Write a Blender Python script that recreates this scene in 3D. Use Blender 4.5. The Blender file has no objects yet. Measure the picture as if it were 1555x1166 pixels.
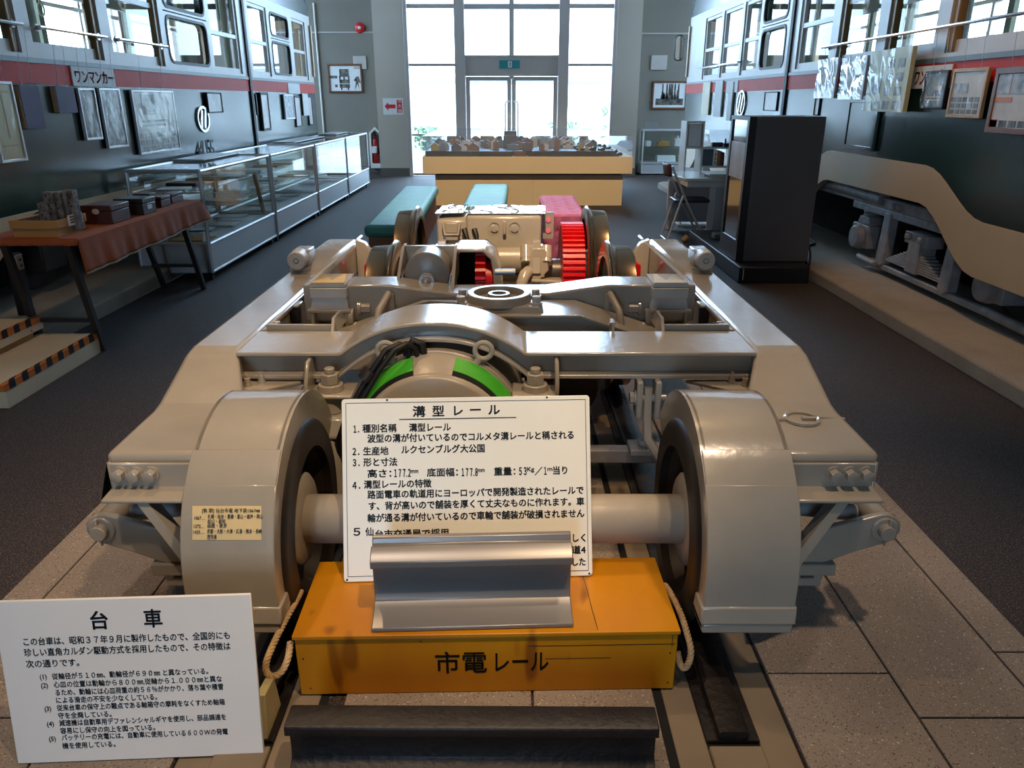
import bpy, bmesh, math, random
from mathutils import Vector, Matrix, noise
R = random.Random(7)
SC = bpy.context.scene
COL = SC.collection
PI = math.pi
# ---------------------------------------------------------------- camera, world, lights, exposure
FPX, EYE = 1158.0, 1.38
TILT = math.atan(431 / FPX)
CT, ST = math.cos(TILT), math.sin(TILT)
cam = bpy.data.cameras.new('camera'); cam.sensor_width = 36; cam.lens = FPX / 1555 * 36
cam.clip_start = 0.05; cam.clip_end = 300
camo = bpy.data.objects.new('camera', cam); COL.objects.link(camo)
camo.location = (0, 0, EYE); camo.rotation_euler = (PI / 2 - TILT, 0, 0)
SC.camera = camo
SC.view_settings.view_transform = 'Standard'; SC.view_settings.look = 'None'
SC.view_settings.gamma = 1; SC.view_settings.exposure = 0.0
SC.view_settings.use_curve_mapping = False
SC.cycles.max_bounces = 8; SC.cycles.diffuse_bounces = 4; SC.cycles.glossy_bounces = 4
SC.cycles.transparent_max_bounces = 24; SC.cycles.transmission_bounces = 6
SC.cycles.sample_clamp_indirect = 6; SC.cycles.caustics_reflective = False; SC.cycles.caustics_refractive = False
SC.cycles.use_denoising = True
w = bpy.data.worlds.new('sky'); SC.world = w; w.use_nodes = True
bg = w.node_tree.nodes['Background']; bg.inputs[0].default_value = (0.46, 0.71, 1.0, 1); bg.inputs[1].default_value = 15.5

def U(px, py, X=None, Y=None, Z=None):
    """world point seen at a photograph pixel, at a known X, Y or Z"""
    a = (px - 777.5) / FPX; b = (583 - py) / FPX
    dx, dy, dz = a, CT + b * ST, -ST + b * CT
    t = X / dx if X is not None else (Y / dy if Y is not None else (Z - EYE) / dz)
    return Vector((t * dx, t * dy, EYE + t * dz))

def area_light(name, loc, rot, sx, sy, power, color=(1, 1, 1), portal=False):
    l = bpy.data.lights.new(name, 'AREA'); l.shape = 'RECTANGLE'; l.size = sx; l.size_y = sy
    l.energy = power; l.color = color
    if portal: l.cycles.is_portal = True
    o = bpy.data.objects.new(name, l); COL.objects.link(o); o.location = loc; o.rotation_euler = rot
    return o
def spot(name, loc, target, power, size, blend, color, radius=0.05):
    l = bpy.data.lights.new(name, 'SPOT'); l.energy = power; l.spot_size = math.radians(size); l.spot_blend = blend
    l.color = color; l.shadow_soft_size = radius
    o = bpy.data.objects.new(name, l); COL.objects.link(o); o.location = loc
    o.rotation_euler = (Vector(target) - Vector(loc)).to_track_quat('-Z', 'Y').to_euler()
    return o
WARM = (1.0, 0.66, 0.36)
# daylight portals in the end window and in the side windows
area_light('daylight_end', (-0.05, 15.0, 3.4), (-PI / 2, 0, 0), 4.2, 7.0, 1, portal=True)
area_light('daylight_side_a', (-6.05, 10.7, 2.9), (0, -PI / 2, 0), 3.4, 10.0, 1, portal=True)
area_light('daylight_side_b', (6.05, 10.7, 2.9), (0, PI / 2, 0), 3.4, 10.0, 1, portal=True)
area_light('daylight_fill', (-0.9, -3.1, 1.5), (PI / 2, 0, 0), 1.0, 2.0, 1, portal=True)  # portal in the window added behind the camera
# halogen downlights over the exhibit, and fill spots added for floor and bench
spot('downlight_a', (0.75, 0.35, 3.9), (-0.40, 1.84, 0.48), 330, 31, 0.75, (1.0, 0.72, 0.44), 0.05)
spot('downlight_b', (-1.3, 3.3, 4.6), (-0.55, 2.9, 0.4), 190, 55, 0.7, WARM, 0.06)
spot('downlight_c', (1.3, 3.6, 4.6), (0.3, 3.4, 0.4), 190, 50, 0.7, WARM, 0.06)
spot('downlight_d', (0.1, 4.6, 4.6), (0.2, 11.0, 0.35), 1500, 34, 0.7, (1.0, 0.74, 0.48), 0.06)
spot('downlight_e', (1.5, 4.3, 4.7), (2.75, 4.6, 0.2), 270, 46, 0.7, WARM, 0.06)
spot('downlight_f', (-1.5, 2.0, 4.6), (-2.4, 3.2, 0.1), 130, 60, 0.7, WARM, 0.06)
spot('fill_spot_g', (1.35, 1.3, 4.7), (1.05, 1.45, 0.0), 300, 40, 0.9, (1.0, 0.76, 0.54), 0.10)  # added fill that brightens the paving beside the bogie
spot('fill_spot_j', (-0.9, 0.0, 4.7), (-0.75, 1.45, 0.1), 270, 44, 0.9, (1.0, 0.80, 0.62), 0.10)  # added fill for the paving and the white board
spot('downlight_h', (-0.1, 1.0, 4.7), (-0.05, 4.55, 0.55), 1500, 24, 0.7, (1.0, 0.72, 0.44), 0.06)
spot('fill_spot_i', (0.3, 4.9, 4.6), (0.15, 7.7, 0.3), 650, 40, 0.7, (1.0, 0.8, 0.6), 0.06)  # added to brighten the pink bench

# ---------------------------------------------------------------- materials
def mat(name, col, rough=0.5, metal=0.0, var=0.0, vscale=6.0, bump=0.0, bscale=40.0, speck=None, coat=0.0, spec=0.5, col2=None, stretch=None):
    m = bpy.data.materials.new(name); m.use_nodes = True
    nt = m.node_tree; b = nt.nodes['Principled BSDF']
    c = tuple((v / 255) ** 2.2 for v in col) if max(col) > 1 else tuple(col)
    b.inputs['Base Color'].default_value = (*c, 1); b.inputs['Roughness'].default_value = rough
    b.inputs['Metallic'].default_value = metal; b.inputs['Coat Weight'].default_value = coat; b.inputs['Coat Roughness'].default_value = 0.12
    b.inputs['Specular IOR Level'].default_value = spec
    tc = None
    def coord():
        nonlocal tc
        if tc is None:
            tc = nt.nodes.new('ShaderNodeTexCoord').outputs['Object']
            if stretch:
                mp = nt.nodes.new('ShaderNodeMapping'); mp.inputs['Scale'].default_value = stretch
                nt.links.new(tc, mp.inputs[0]); tc = mp.outputs[0]
        return tc
    if var > 0 or speck or col2:
        n = nt.nodes.new('ShaderNodeTexNoise'); n.inputs['Scale'].default_value = vscale; n.inputs['Detail'].default_value = 5
        nt.links.new(coord(), n.inputs['Vector'])
        r = nt.nodes.new('ShaderNodeValToRGB')
        c2 = tuple((v / 255) ** 2.2 for v in col2) if col2 else tuple(v * (1 - var) for v in c)
        c3 = c if col2 else tuple(min(1, v * (1 + var * 0.6)) for v in c)
        r.color_ramp.elements[0].position = 0.35; r.color_ramp.elements[1].position = 0.65
        r.color_ramp.elements[0].color = (*c2, 1); r.color_ramp.elements[1].color = (*c3, 1)
        nt.links.new(n.outputs[0], r.inputs[0]); src = r.outputs[0]
        if speck:
            for sc_, amt, cc in speck:
                v = nt.nodes.new('ShaderNodeTexNoise'); v.inputs['Scale'].default_value = sc_; v.inputs['Detail'].default_value = 1
                nt.links.new(coord(), v.inputs['Vector'])
                rr = nt.nodes.new('ShaderNodeValToRGB'); rr.color_ramp.elements[0].position = 1 - amt; rr.color_ramp.elements[1].position = min(1, 1 - amt + 0.06)
                nt.links.new(v.outputs[0], rr.inputs[0])
                mx = nt.nodes.new('ShaderNodeMix'); mx.data_type = 'RGBA'
                nt.links.new(rr.outputs[0], mx.inputs[0]); nt.links.new(src, mx.inputs[6])
                mx.inputs[7].default_value = (*[(q / 255) ** 2.2 for q in cc], 1); src = mx.outputs[2]
        nt.links.new(src, b.inputs['Base Color'])
    if bump > 0:
        n = nt.nodes.new('ShaderNodeTexNoise'); n.inputs['Scale'].default_value = bscale; n.inputs['Detail'].default_value = 3
        nt.links.new(coord(), n.inputs['Vector'])
        bp = nt.nodes.new('ShaderNodeBump'); bp.inputs['Strength'].default_value = bump; bp.inputs['Distance'].default_value = 0.01
        nt.links.new(n.outputs[0], bp.inputs['Height']); nt.links.new(bp.outputs[0], b.inputs['Normal'])
    return m
def glass(name, tint=(1, 1, 1), refl=1.0, base=0.0, haze=0.0):
    m = bpy.data.materials.new(name); m.use_nodes = True; nt = m.node_tree; nt.nodes.clear()
    o = nt.nodes.new('ShaderNodeOutputMaterial'); t = nt.nodes.new('ShaderNodeBsdfTransparent'); t.inputs[0].default_value = (*tint, 1)
    g = nt.nodes.new('ShaderNodeBsdfGlossy'); g.inputs['Roughness'].default_value = 0.02
    f = nt.nodes.new('ShaderNodeFresnel'); f.inputs[0].default_value = 1.45
    mm = nt.nodes.new('ShaderNodeMath'); mm.operation = 'MULTIPLY_ADD'; mm.inputs[1].default_value = refl; mm.inputs[2].default_value = base; mm.use_clamp = True
    x = nt.nodes.new('ShaderNodeMixShader')
    ge = nt.nodes.new('ShaderNodeNewGeometry'); inv = nt.nodes.new('ShaderNodeMath'); inv.operation = 'SUBTRACT'; inv.inputs[0].default_value = 1
    mu = nt.nodes.new('ShaderNodeMath'); mu.operation = 'MULTIPLY'          # the sheet's inner face does not reflect again
    nt.links.new(ge.outputs['Backfacing'], inv.inputs[1]); nt.links.new(mm.outputs[0], mu.inputs[0]); nt.links.new(inv.outputs[0], mu.inputs[1])
    nt.links.new(f.outputs[0], mm.inputs[0]); nt.links.new(mu.outputs[0], x.inputs[0]); nt.links.new(t.outputs[0], x.inputs[1]); nt.links.new(g.outputs[0], x.inputs[2])
    last = x.outputs[0]
    if haze > 0:
        d = nt.nodes.new('ShaderNodeBsdfDiffuse'); d.inputs[0].default_value = (0.8, 0.85, 0.9, 1)
        y = nt.nodes.new('ShaderNodeMixShader'); y.inputs[0].default_value = haze
        nt.links.new(last, y.inputs[1]); nt.links.new(d.outputs[0], y.inputs[2]); last = y.outputs[0]
    nt.links.new(last, o.inputs[0])
    return m
M = {}
M['paint'] = mat('bogie_paint', (162, 152, 138), 0.2, 0, 0.12, 3.0, 0.16, 16, coat=0.5)
M['paint_b'] = mat('bogie_paint_satin', (154, 144, 131), 0.34, 0, 0.12, 5.0, 0.12, 30)
M['paint_w'] = mat('pale_paint', (190, 180, 168), 0.4, 0, 0.10, 9.0)
M['steel'] = mat('worn_steel', (150, 128, 104), 0.22, 0.95, 0.2, 5.0)
M['steel_d'] = mat('wheel_face_steel', (92, 84, 78), 0.38, 0.6, 0.3, 7.0, 0.1, 20)
M['grime'] = mat('greasy_dark_steel', (48, 40, 36), 0.5, 0.2, 0.5, 8.0)
M['rubber'] = mat('black_rubber', (24, 22, 21), 0.55)
M['black'] = mat('matt_black', (20, 19, 20), 0.6)
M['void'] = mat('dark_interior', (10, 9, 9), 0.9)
M['green_slot'] = mat('leaf_green_paint', (62, 160, 40), 0.5, 0, 0.1, 20)
M['red'] = mat('gear_red_paint', (205, 18, 22), 0.35, 0, 0.1, 20)
M['silver'] = mat('silver_paint', (126, 122, 120), 0.33, 0.35, 0.06, 4)
M['rail_black'] = mat('brown_black_rail', (34, 28, 27), 0.5, 0.15, 0.3, 18, 0.25, 60)
M['yellow'] = mat('yellow_paint', (190, 126, 1), 0.42, 0, 0.10, 3.0, col2=(170, 104, 1), speck=[(13, 0.35, (132, 78, 8))], stretch=(1, 0.5, 0.3))
M['white_sign'] = mat('white_signboard', (226, 220, 214), 0.42, 0, 0.03, 3)
M['cream_sign'] = mat('cream_signboard', (240, 236, 222), 0.35, 0, 0.03, 3)
M['emblem_metal'] = mat('emblem_metal', (235, 235, 236), 0.25, 0.85)
M['ink'] = mat('black_lettering', (18, 16, 20), 0.6)
M['ink_blue'] = mat('blue_black_line', (50, 46, 84), 0.6)
M['rope'] = mat('hemp_rope', (190, 156, 112), 0.85, 0, 0.25, 60)
M['paper_y'] = mat('yellowed_paper', (226, 196, 140), 0.75, 0, 0.08, 9)
M['paper'] = mat('white_paper', (226, 226, 224), 0.7, 0, 0.04, 9)
M['card'] = mat('brown_card', (176, 128, 72), 0.75, 0, 0.1, 5)
M['carpet'] = mat('speckled_carpet', (60, 51, 48), 0.62, 0, 0.3, 90, 0.7, 260, speck=[(230, 0.38, (142, 128, 120)), (200, 0.37, (22, 18, 19))], spec=0.25)
M['slab'] = mat('speckled_granite_paving', (136, 123, 112), 0.8, 0, 0.18, 2.2, 0.25, 160, speck=[(210, 0.37, (84, 72, 64)), (170, 0.33, (186, 172, 154))], spec=0.25)
M['kerb'] = mat('concrete_kerb', (146, 132, 118), 0.85, 0, 0.14, 3, 0.2, 120, speck=[(190, 0.35, (92, 82, 74))])
M['wood_strip'] = mat('dusty_timber_strip', (124, 108, 88), 0.7, 0, 0.2, 4)
M['wall'] = mat('cream_plaster', (128, 122, 112), 0.85, 0, 0.04, 2, 0.1, 120)
M['pillar'] = mat('pale_plaster_pillar', (188, 176, 162), 0.85, 0, 0.03, 2, 0.1, 120)
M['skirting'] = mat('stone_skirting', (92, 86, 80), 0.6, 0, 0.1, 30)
M['ceiling'] = mat('white_ceiling', (170, 165, 156), 0.9)
M['mullion'] = mat('window_aluminium_bloom', (186, 174, 168), 0.45, 0.3)  # lightened: the bloom around the frames is put into the colour
M['glass'] = glass('window_glass')
M['glass_case'] = glass('case_glass', (0.985, 0.997, 0.993), 1.0, 0.02)
M['acrylic'] = glass('clear_acrylic', (0.95, 0.97, 1.0), 1.2, 0.03, 0.05)
M['frosted'] = glass('frosted_acrylic', (0.95, 0.96, 0.97), 1.0, 0.04, 0.35)
M['tape_film'] = glass('tape_film', (0.98, 0.98, 0.96), 0.6, 0.02, 0.03)
M['film'] = glass('clear_film', (0.97, 0.97, 0.97), 1.6, 0.16, 0.12)
M['alu'] = mat('brushed_aluminium', (205, 206, 208), 0.34, 0.45)
M['chrome'] = mat('chrome', (210, 210, 214), 0.15, 1.0)
M['tram_green'] = mat('tram_dark_green', (34, 54, 46), 0.24, 0, 0.08, 3, 0.04, 2.5, coat=0.2, spec=0.4)
M['tram_cream'] = mat('tram_cream', (198, 168, 132), 0.4, 0, 0.05, 3, 0.03, 3)
M['tram_red'] = mat('tram_vermilion', (196, 44, 22), 0.5, 0, 0.06, 4, spec=0.12)
M['tram_grey'] = mat('tram_window_band', (186, 178, 170), 0.35, 0, 0.05, 4)
M['tram_trim'] = mat('tram_grey_trim', (86, 96, 96), 0.4)
M['varnish'] = mat('varnished_wood', (142, 108, 66), 0.35, 0, 0.2, 3, stretch=(8, 8, 0.6))
M['tram_in'] = mat('tram_interior_green', (112, 116, 92), 0.6, 0, 0.1, 4)
M['under'] = mat('underframe_grey', (150, 146, 145), 0.6, 0.1, 0.2, 12)
M['wood_frame'] = mat('brown_frame_wood', (112, 70, 42), 0.4, 0, 0.2, 8)
M['wood_pale'] = mat('pale_frame_wood', (184, 146, 104), 0.45, 0, 0.15, 8)
M['purple'] = mat('violet_panel', (52, 26, 74), 0.55, 0, 0.15, 4, spec=0.25)
M['cloth'] = mat('rust_velvet', (140, 72, 36), 0.9, 0, 0.18, 3.5, 0.2, 90)
M['hem'] = mat('grey_hem', (128, 120, 104), 0.9)
M['bench_green'] = mat('teal_upholstery', (92, 160, 148), 0.55, 0, 0.08, 6, 0.15, 120)
M['bench_wood'] = mat('bench_plywood', (152, 92, 52), 0.5, 0, 0.15, 6)
M['pink'] = mat('pink_upholstery', (226, 116, 146), 0.8, 0, 0.10, 14, 0.2, 90)
M['cabinet_cream'] = mat('cream_laminate', (212, 190, 150), 0.5, 0, 0.02, 2)
M['white'] = mat('white_laminate', (226, 222, 214), 0.45, 0, 0.03, 2)
M['kiosk'] = mat('charcoal_cabinet', (100, 94, 94), 0.5)
M['kiosk_b'] = mat('black_plinth', (36, 36, 40), 0.4)
M['leather'] = mat('dark_brown_leatherette', (72, 38, 30), 0.5, 0, 0.2, 12, 0.15, 60)
M['box_black'] = mat('black_leatherette', (38, 34, 34), 0.45, 0, 0.2, 12, 0.15, 60)
M['redlamp'] = mat('alarm_red', (196, 30, 34), 0.3)
M['ext_red'] = mat('extinguisher_red', (150, 26, 26), 0.35)
M['sign_red'] = mat('sign_red', (206, 40, 48), 0.5)
M['desk'] = mat('pale_grey_desk', (222, 216, 208), 0.15)
M['vinyl_dark'] = mat('dark_vinyl', (44, 42, 52), 0.35)
M['hazard_or'] = mat('hazard_orange', (206, 116, 46), 0.5)
M['ply_white'] = mat('white_board_step', (222, 206, 178), 0.5, 0, 0.06, 3)
M['brown_leg'] = mat('brown_black_leg', (44, 38, 36), 0.5)
M['photo_dark'] = mat('old_photo', (120, 116, 108), 0.4, 0, 0.75, 14, col2=(34, 32, 30))
M['photo_pale'] = mat('pale_print', (214, 208, 203), 0.3, 0, 0.1, 6, col2=(190, 182, 178))
M['photo_mix'] = mat('coloured_print', (188, 190, 196), 0.35, 0, 0.4, 20, col2=(96, 112, 118))
M['parch'] = mat('parchment_print', (190, 178, 134), 0.4, 0, 0.12, 8)
M['outdoor_ground'] = mat('sunlit_paving', (210, 208, 204), 0.9)
M['outdoor_wall'] = mat('sunlit_render', (232, 230, 226), 0.9)
M['outdoor_grey'] = mat('shaded_grey', (150, 152, 156), 0.9)
M['leaf'] = mat('leaf_green', (96, 116, 84), 0.8, 0, 0.3, 10)

# ---------------------------------------------------------------- mesh helpers
class MB:
    def __init__(s): s.bm = bmesh.new()
    def _xf(s, vs, m):
        if m is not None:
            for v in vs: v.co = m @ v.co
    def box(s, x0, x1, y0, y1, z0, z1, m=None):
        x0, x1 = sorted((x0, x1)); y0, y1 = sorted((y0, y1)); z0, z1 = sorted((z0, z1))
        v = [s.bm.verts.new(p) for p in ((x0, y0, z0), (x1, y0, z0), (x1, y1, z0), (x0, y1, z0), (x0, y0, z1), (x1, y0, z1), (x1, y1, z1), (x0, y1, z1))]
        for f in ((0, 3, 2, 1), (4, 5, 6, 7), (0, 1, 5, 4), (1, 2, 6, 5), (2, 3, 7, 6), (3, 0, 4, 7)): s.bm.faces.new([v[i] for i in f])
        s._xf(v, m); return s
    def hexa(s, lo, hi):
        """lo, hi: 4 points each, counter-clockwise seen from above"""
        a = [s.bm.verts.new(p) for p in lo]; b = [s.bm.verts.new(p) for p in hi]
        s.bm.faces.new(a[::-1]); s.bm.faces.new(b)
        for i in range(4): s.bm.faces.new((a[i], a[(i + 1) % 4], b[(i + 1) % 4], b[i]))
        return s
    def prism(s, pts, axis, a, b, m=None):
        """pts: 2-D outline. axis 'X': pts are (y,z); 'Y': (x,z); 'Z': (x,y)"""
        def P3(p, t): return (t, p[0], p[1]) if axis == 'X' else ((p[0], t, p[1]) if axis == 'Y' else (p[0], p[1], t))
        A = [s.bm.verts.new(P3(p, a)) for p in pts]; B = [s.bm.verts.new(P3(p, b)) for p in pts]
        n = len(pts); fs = [s.bm.faces.new(A), s.bm.faces.new(B[::-1])]
        for i in range(n): fs.append(s.bm.faces.new((A[i], B[i], B[(i + 1) % n], A[(i + 1) % n])))
        bmesh.ops.recalc_face_normals(s.bm, faces=fs)
        s._xf(A + B, m); return s
    def ring(s, outer, inner, axis, a, b):
        """closed band between two outlines of the same point count (closed loops)"""
        def P3(p, t): return (t, p[0], p[1]) if axis == 'X' else ((p[0], t, p[1]) if axis == 'Y' else (p[0], p[1], t))
        n = len(outer); L = [[s.bm.verts.new(P3(p, t)) for p in q] for q in (outer, inner) for t in (a, b)]
        oa, ob, ia, ib = L; fs = []
        for i in range(n):
            j = (i + 1) % n
            fs += [s.bm.faces.new((oa[i], oa[j], ob[j], ob[i])), s.bm.faces.new((ia[i], ib[i], ib[j], ia[j])), s.bm.faces.new((oa[i], ia[i], ia[j], oa[j])), s.bm.faces.new((ob[i], ob[j], ib[j], ib[i]))]
        bmesh.ops.recalc_face_normals(s.bm, faces=fs); return s
    def strip(s, outer, inner, axis, a, b):
        """open band between two open outlines"""
        pts = list(outer) + list(inner)[::-1]
        return s.prism(pts, axis, a, b)
    def tube(s, path, r, n=10, closed=False):
        P = [Vector(p) for p in path]; N = len(P); rings = []
        rr = r if isinstance(r, (list, tuple)) else [r] * N
        up = None
        for i in range(N):
            a = P[(i - 1) % N] if (closed or i > 0) else P[i]; b = P[(i + 1) % N] if (closed or i < N - 1) else P[i]
            t = (b - a).normalized()
            if up is None: up = Vector((0, 0, 1)) if abs(t.z) < 0.9 else Vector((0, 1, 0))
            u = (up - t * up.dot(t))
            if u.length < 1e-4: u = Vector((1, 0, 0)) - t * t.x
            u.normalize(); w_ = t.cross(u); up = u
            rings.append([s.bm.verts.new(P[i] + (u * math.cos(2 * PI * k / n) + w_ * math.sin(2 * PI * k / n)) * rr[i]) for k in range(n)])
        fs = []
        for i in range(N if closed else N - 1):
            A, B = rings[i], rings[(i + 1) % N]
            for k in range(n): fs.append(s.bm.faces.new((A[k], A[(k + 1) % n], B[(k + 1) % n], B[k])))
        if not closed: fs += [s.bm.faces.new(rings[0][::-1]), s.bm.faces.new(rings[-1])]
        bmesh.ops.recalc_face_normals(s.bm, faces=fs); return s
    def cyl(s, p0, p1, r, n=20, r2=None): return s.tube([p0, p1], [r, r if r2 is None else r2], n)
    def lathe(s, prof, origin, axis='X', n=40, a0=0, a1=None):
        """prof: (t along axis, radius) list; full revolution or a sector a0..a1 (radians)"""
        o = Vector(origin); full = a1 is None; rings = []; N = n if full else n + 1
        for t, r in prof:
            ring = []
            for k in range(N):
                a = a0 + (2 * PI if full else (a1 - a0)) * k / n
                c, d = r * math.cos(a), r * math.sin(a)
                ring.append(s.bm.verts.new(o + (Vector((t, c, d)) if axis == 'X' else (Vector((c, t, d)) if axis == 'Y' else Vector((c, d, t))))))
            rings.append(ring)
        fs = []
        for i in range(len(rings) - 1):
            A, B = rings[i], rings[i + 1]
            for k in range(n if full else n):
                k2 = (k + 1) % N if full else k + 1
                try: fs.append(s.bm.faces.new((A[k], A[k2], B[k2], B[k])))
                except ValueError: pass
        bmesh.ops.remove_doubles(s.bm, verts=[v for r_ in rings for v in r_], dist=1e-6)
        fs = [f for f in fs if f.is_valid]
        bmesh.ops.recalc_face_normals(s.bm, faces=fs); return s
    def hexbolt(s, p, axis, r, h):
        ax = Vector(axis).normalized(); p = Vector(p)
        s.tube([p, p + ax * h * 0.25], r * 1.25, 16); s.tube([p + ax * h * 0.25, p + ax * h * 0.95, p + ax * h], [r, r, r * 0.85], 6); return s
    def grid(s, fn, nu, nv):
        V = [[s.bm.verts.new(fn(i / nu, j / nv)) for j in range(nv + 1)] for i in range(nu + 1)]
        for i in range(nu):
            for j in range(nv): s.bm.faces.new((V[i][j], V[i + 1][j], V[i + 1][j + 1], V[i][j + 1]))
        return s
    def build(s, name, material, parent=None, bevel=0.0, seg=2, smooth=True, sharp=38, solid=0.0, local=False, kind=None):
        me = bpy.data.meshes.new(name); s.bm.to_mesh(me); s.bm.free()
        o = bpy.data.objects.new(name, me); COL.objects.link(o); me.materials.append(material)
        if parent is not None:
            o.parent = parent
            if not local: o.matrix_parent_inverse = wmat(parent).inverted()
        if solid:
            md = o.modifiers.new('solid', 'SOLIDIFY'); md.thickness = solid; md.offset = 0
        if bevel:
            md = o.modifiers.new('bevel', 'BEVEL'); md.width = bevel; md.segments = seg; md.limit_method = 'ANGLE'; md.angle_limit = math.radians(35); md.harden_normals = False
        if smooth:
            for p in me.polygons: p.use_smooth = True
            me.set_sharp_from_angle(angle=math.radians(sharp))
        if kind: o['kind'] = kind
        return o
def wmat(o):
    m = Matrix.LocRotScale(o.location, o.rotation_euler, o.scale)
    return m if o.parent is None else wmat(o.parent) @ o.matrix_parent_inverse @ m
def thing(name, label, cat, loc=(0, 0, 0), rz=0.0, group=None):
    o = bpy.data.objects.new(name, None); COL.objects.link(o); o.empty_display_size = 0.1
    o.location = loc; o.rotation_euler = (0, 0, rz); return tag(o, label, cat, group)
def tag(o, label, cat, group=None):
    o['label'] = label; o['category'] = cat
    if group: o['group'] = group
    return o
def dup(root, loc=None, rz=None, label=None, group=None):
    def cp(o, par):
        c = o.copy(); COL.objects.link(c)
        if par is not None: c.parent = par
        for ch in list(o.children): cp(ch, c)
        return c
    r = cp(root, None)
    if loc is not None: r.location = loc
    if rz is not None: r.rotation_euler = (0, 0, rz)
    if label: r['label'] = label
    if group: r['group'] = group
    return r
def struct(o): o['kind'] = 'structure'; return o
def circ(cx, cz, r, n=24, a0=0.0, a1=2 * PI, close=True):
    k = n if close else n + 1
    return [(cx + r * math.cos(a0 + (a1 - a0) * i / n), cz + r * math.sin(a0 + (a1 - a0) * i / n)) for i in range(k)]
def text_mesh(lines, name, material, parent, M4, depth=0.0008):
    """lines: (text, x, y, size, [x-scale]) in the plane's own metres; M4 maps the plane (x right, y up, z out) to world"""
    bm = bmesh.new()
    for ln in lines:
        txt, x, y, size = ln[:4]; xs = ln[4] if len(ln) > 4 else 1.0; wt = ln[5] if len(ln) > 5 else 0.0
        cu = bpy.data.curves.new('tmp_text', 'FONT'); cu.body = txt; cu.size = size; cu.extrude = depth; cu.resolution_u = 2
        ob = bpy.data.objects.new('tmp_text', cu); COL.objects.link(ob)
        me = bpy.data.meshes.new_from_object(ob.evaluated_get(bpy.context.evaluated_depsgraph_get()))
        if xs < 0:                      # fit to a width
            wd = max((v.co.x for v in me.vertices), default=1) ; xs = -xs / max(wd, 1e-4)
        for v in me.vertices: v.co = Vector((x + v.co.x * xs, y + v.co.y, v.co.z))
        bm.from_mesh(me)
        if wt > 0:                      # heavier strokes: the same glyphs again, a hair to each side
            base = [v.co.copy() for v in me.vertices]; q = wt * size
            for dx, dy in ((q, q), (-q, q), (q, -q), (-q, -q)):
                for v, c0 in zip(me.vertices, base): v.co = c0 + Vector((dx, dy, 0))
                bm.from_mesh(me)
        bpy.data.objects.remove(ob); bpy.data.curves.remove(cu); bpy.data.meshes.remove(me)
    for v in bm.verts: v.co = M4 @ v.co
    me = bpy.data.meshes.new(name); bm.to_mesh(me); bm.free(); me.materials.append(material)
    o = bpy.data.objects.new(name, me); COL.objects.link(o)
    if parent is not None: o.parent = parent; o.matrix_parent_inverse = wmat(parent).inverted()
    return o
def plane_m(origin, xdir, ydir):
    x = Vector(xdir).normalized(); y = Vector(ydir); y = (y - x * y.dot(x)).normalized(); z = x.cross(y)
    return Matrix(((x.x, y.x, z.x, origin[0]), (x.y, y.y, z.y, origin[1]), (x.z, y.z, z.z, origin[2]), (0, 0, 0, 1)))
# ================================================================ the setting
XT = -0.05                                     # track centre line
def slab_joint(mb, x0, x1, ys, z=0.008, g=0.003):
    for a, b in zip(ys[:-1], ys[1:]): mb.box(x0 + g, x1 - g, a + g, b - g, -0.03, z)
fl = MB(); fl.box(-6.3, 6.3, -3.2, 15.35, -0.12, 0.0)
struct(fl.build('floor', M['carpet'], smooth=False))
pv = MB()
for s in (1, -1):
    c = lambda v: XT + s * v
    for x0, x1, ys in ((1.33, 1.45, [-1.2, 0.2, 1.65, 3.1, 4.6, 5.1]), (1.015, 1.33, [-1.2, 0.35, 1.42, 2.5, 3.6, 4.7, 5.1]), (0.70, 1.015, [-1.2, 0.5, 1.57, 2.75, 3.9, 5.1])):
        slab_joint(pv, min(c(x0), c(x1)), max(c(x0), c(x1)), ys)
slab_joint(pv, XT - 0.36, XT + 0.10, [-1.2, 0.3, 1.35, 2.5, 3.7, 5.1]); slab_joint(pv, XT + 0.10, XT + 0.40, [-1.2, 0.6, 1.6, 2.8, 3.9, 5.1])
struct(pv.build('floor_paving', M['slab'], smooth=False, bevel=0.002, seg=1))
st = MB()
for s in (1, -1):
    c = lambda v: XT + s * v
    st.box(c(0.42), c(0.495), -1.2, 5.1, -0.03, 0.004); st.box(c(0.615), c(0.695), -1.2, 5.1, -0.03, 0.004); st.box(c(0.495), c(0.615), -1.2, 1.33, -0.03, 0.014)
struct(st.build('trim_1', M['wood_strip'], bevel=0.004))
gr = MB()
for s in (1, -1): gr.box(XT + s * 0.40, XT + s * 0.70, -1.2, 5.12, -0.04, 0.0015)
struct(gr.build('trim_2', M['void'], smooth=False))
for s, nm in ((-1, 'along the opposite side of the yellow box from the black rail end'), (1, '')):
    r = MB(); x = XT + s * 0.555
    r.prism([(x - 0.06, 0.002), (x + 0.06, 0.002), (x + 0.06, 0.012), (x + 0.012, 0.014), (x + 0.034, 0.018), (x + 0.034, 0.034), (x + 0.026, 0.038), (x - 0.026, 0.038), (x - 0.034, 0.034), (x - 0.034, 0.018), (x - 0.012, 0.014), (x - 0.06, 0.012)], 'Y', 1.345, 5.05)
    o = r.build('track_rail', M['rail_black'])
    tag(o, 'black floor rail under the fender that carries the taped note' if s < 0 else 'black floor rail under the fender without a note', 'rail')
pl = MB(); pl.prism([(-6.3, 0), (-2.765, 0), (-2.775, 0.10), (-2.83, 0.125), (-6.3, 0.125)], 'Y', -3.2, 15.0)
struct(pl.build('platform_left', M['kerb'], bevel=0.012))
pl = MB(); pl.prism([(6.3, 0), (2.43, 0), (2.44, 0.085), (2.50, 0.11), (6.3, 0.11)], 'Y', -3.2, 13.1)
struct(pl.build('platform_right', M['kerb'], bevel=0.012))
WY = 15.35                                     # plane of the glazed end
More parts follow.
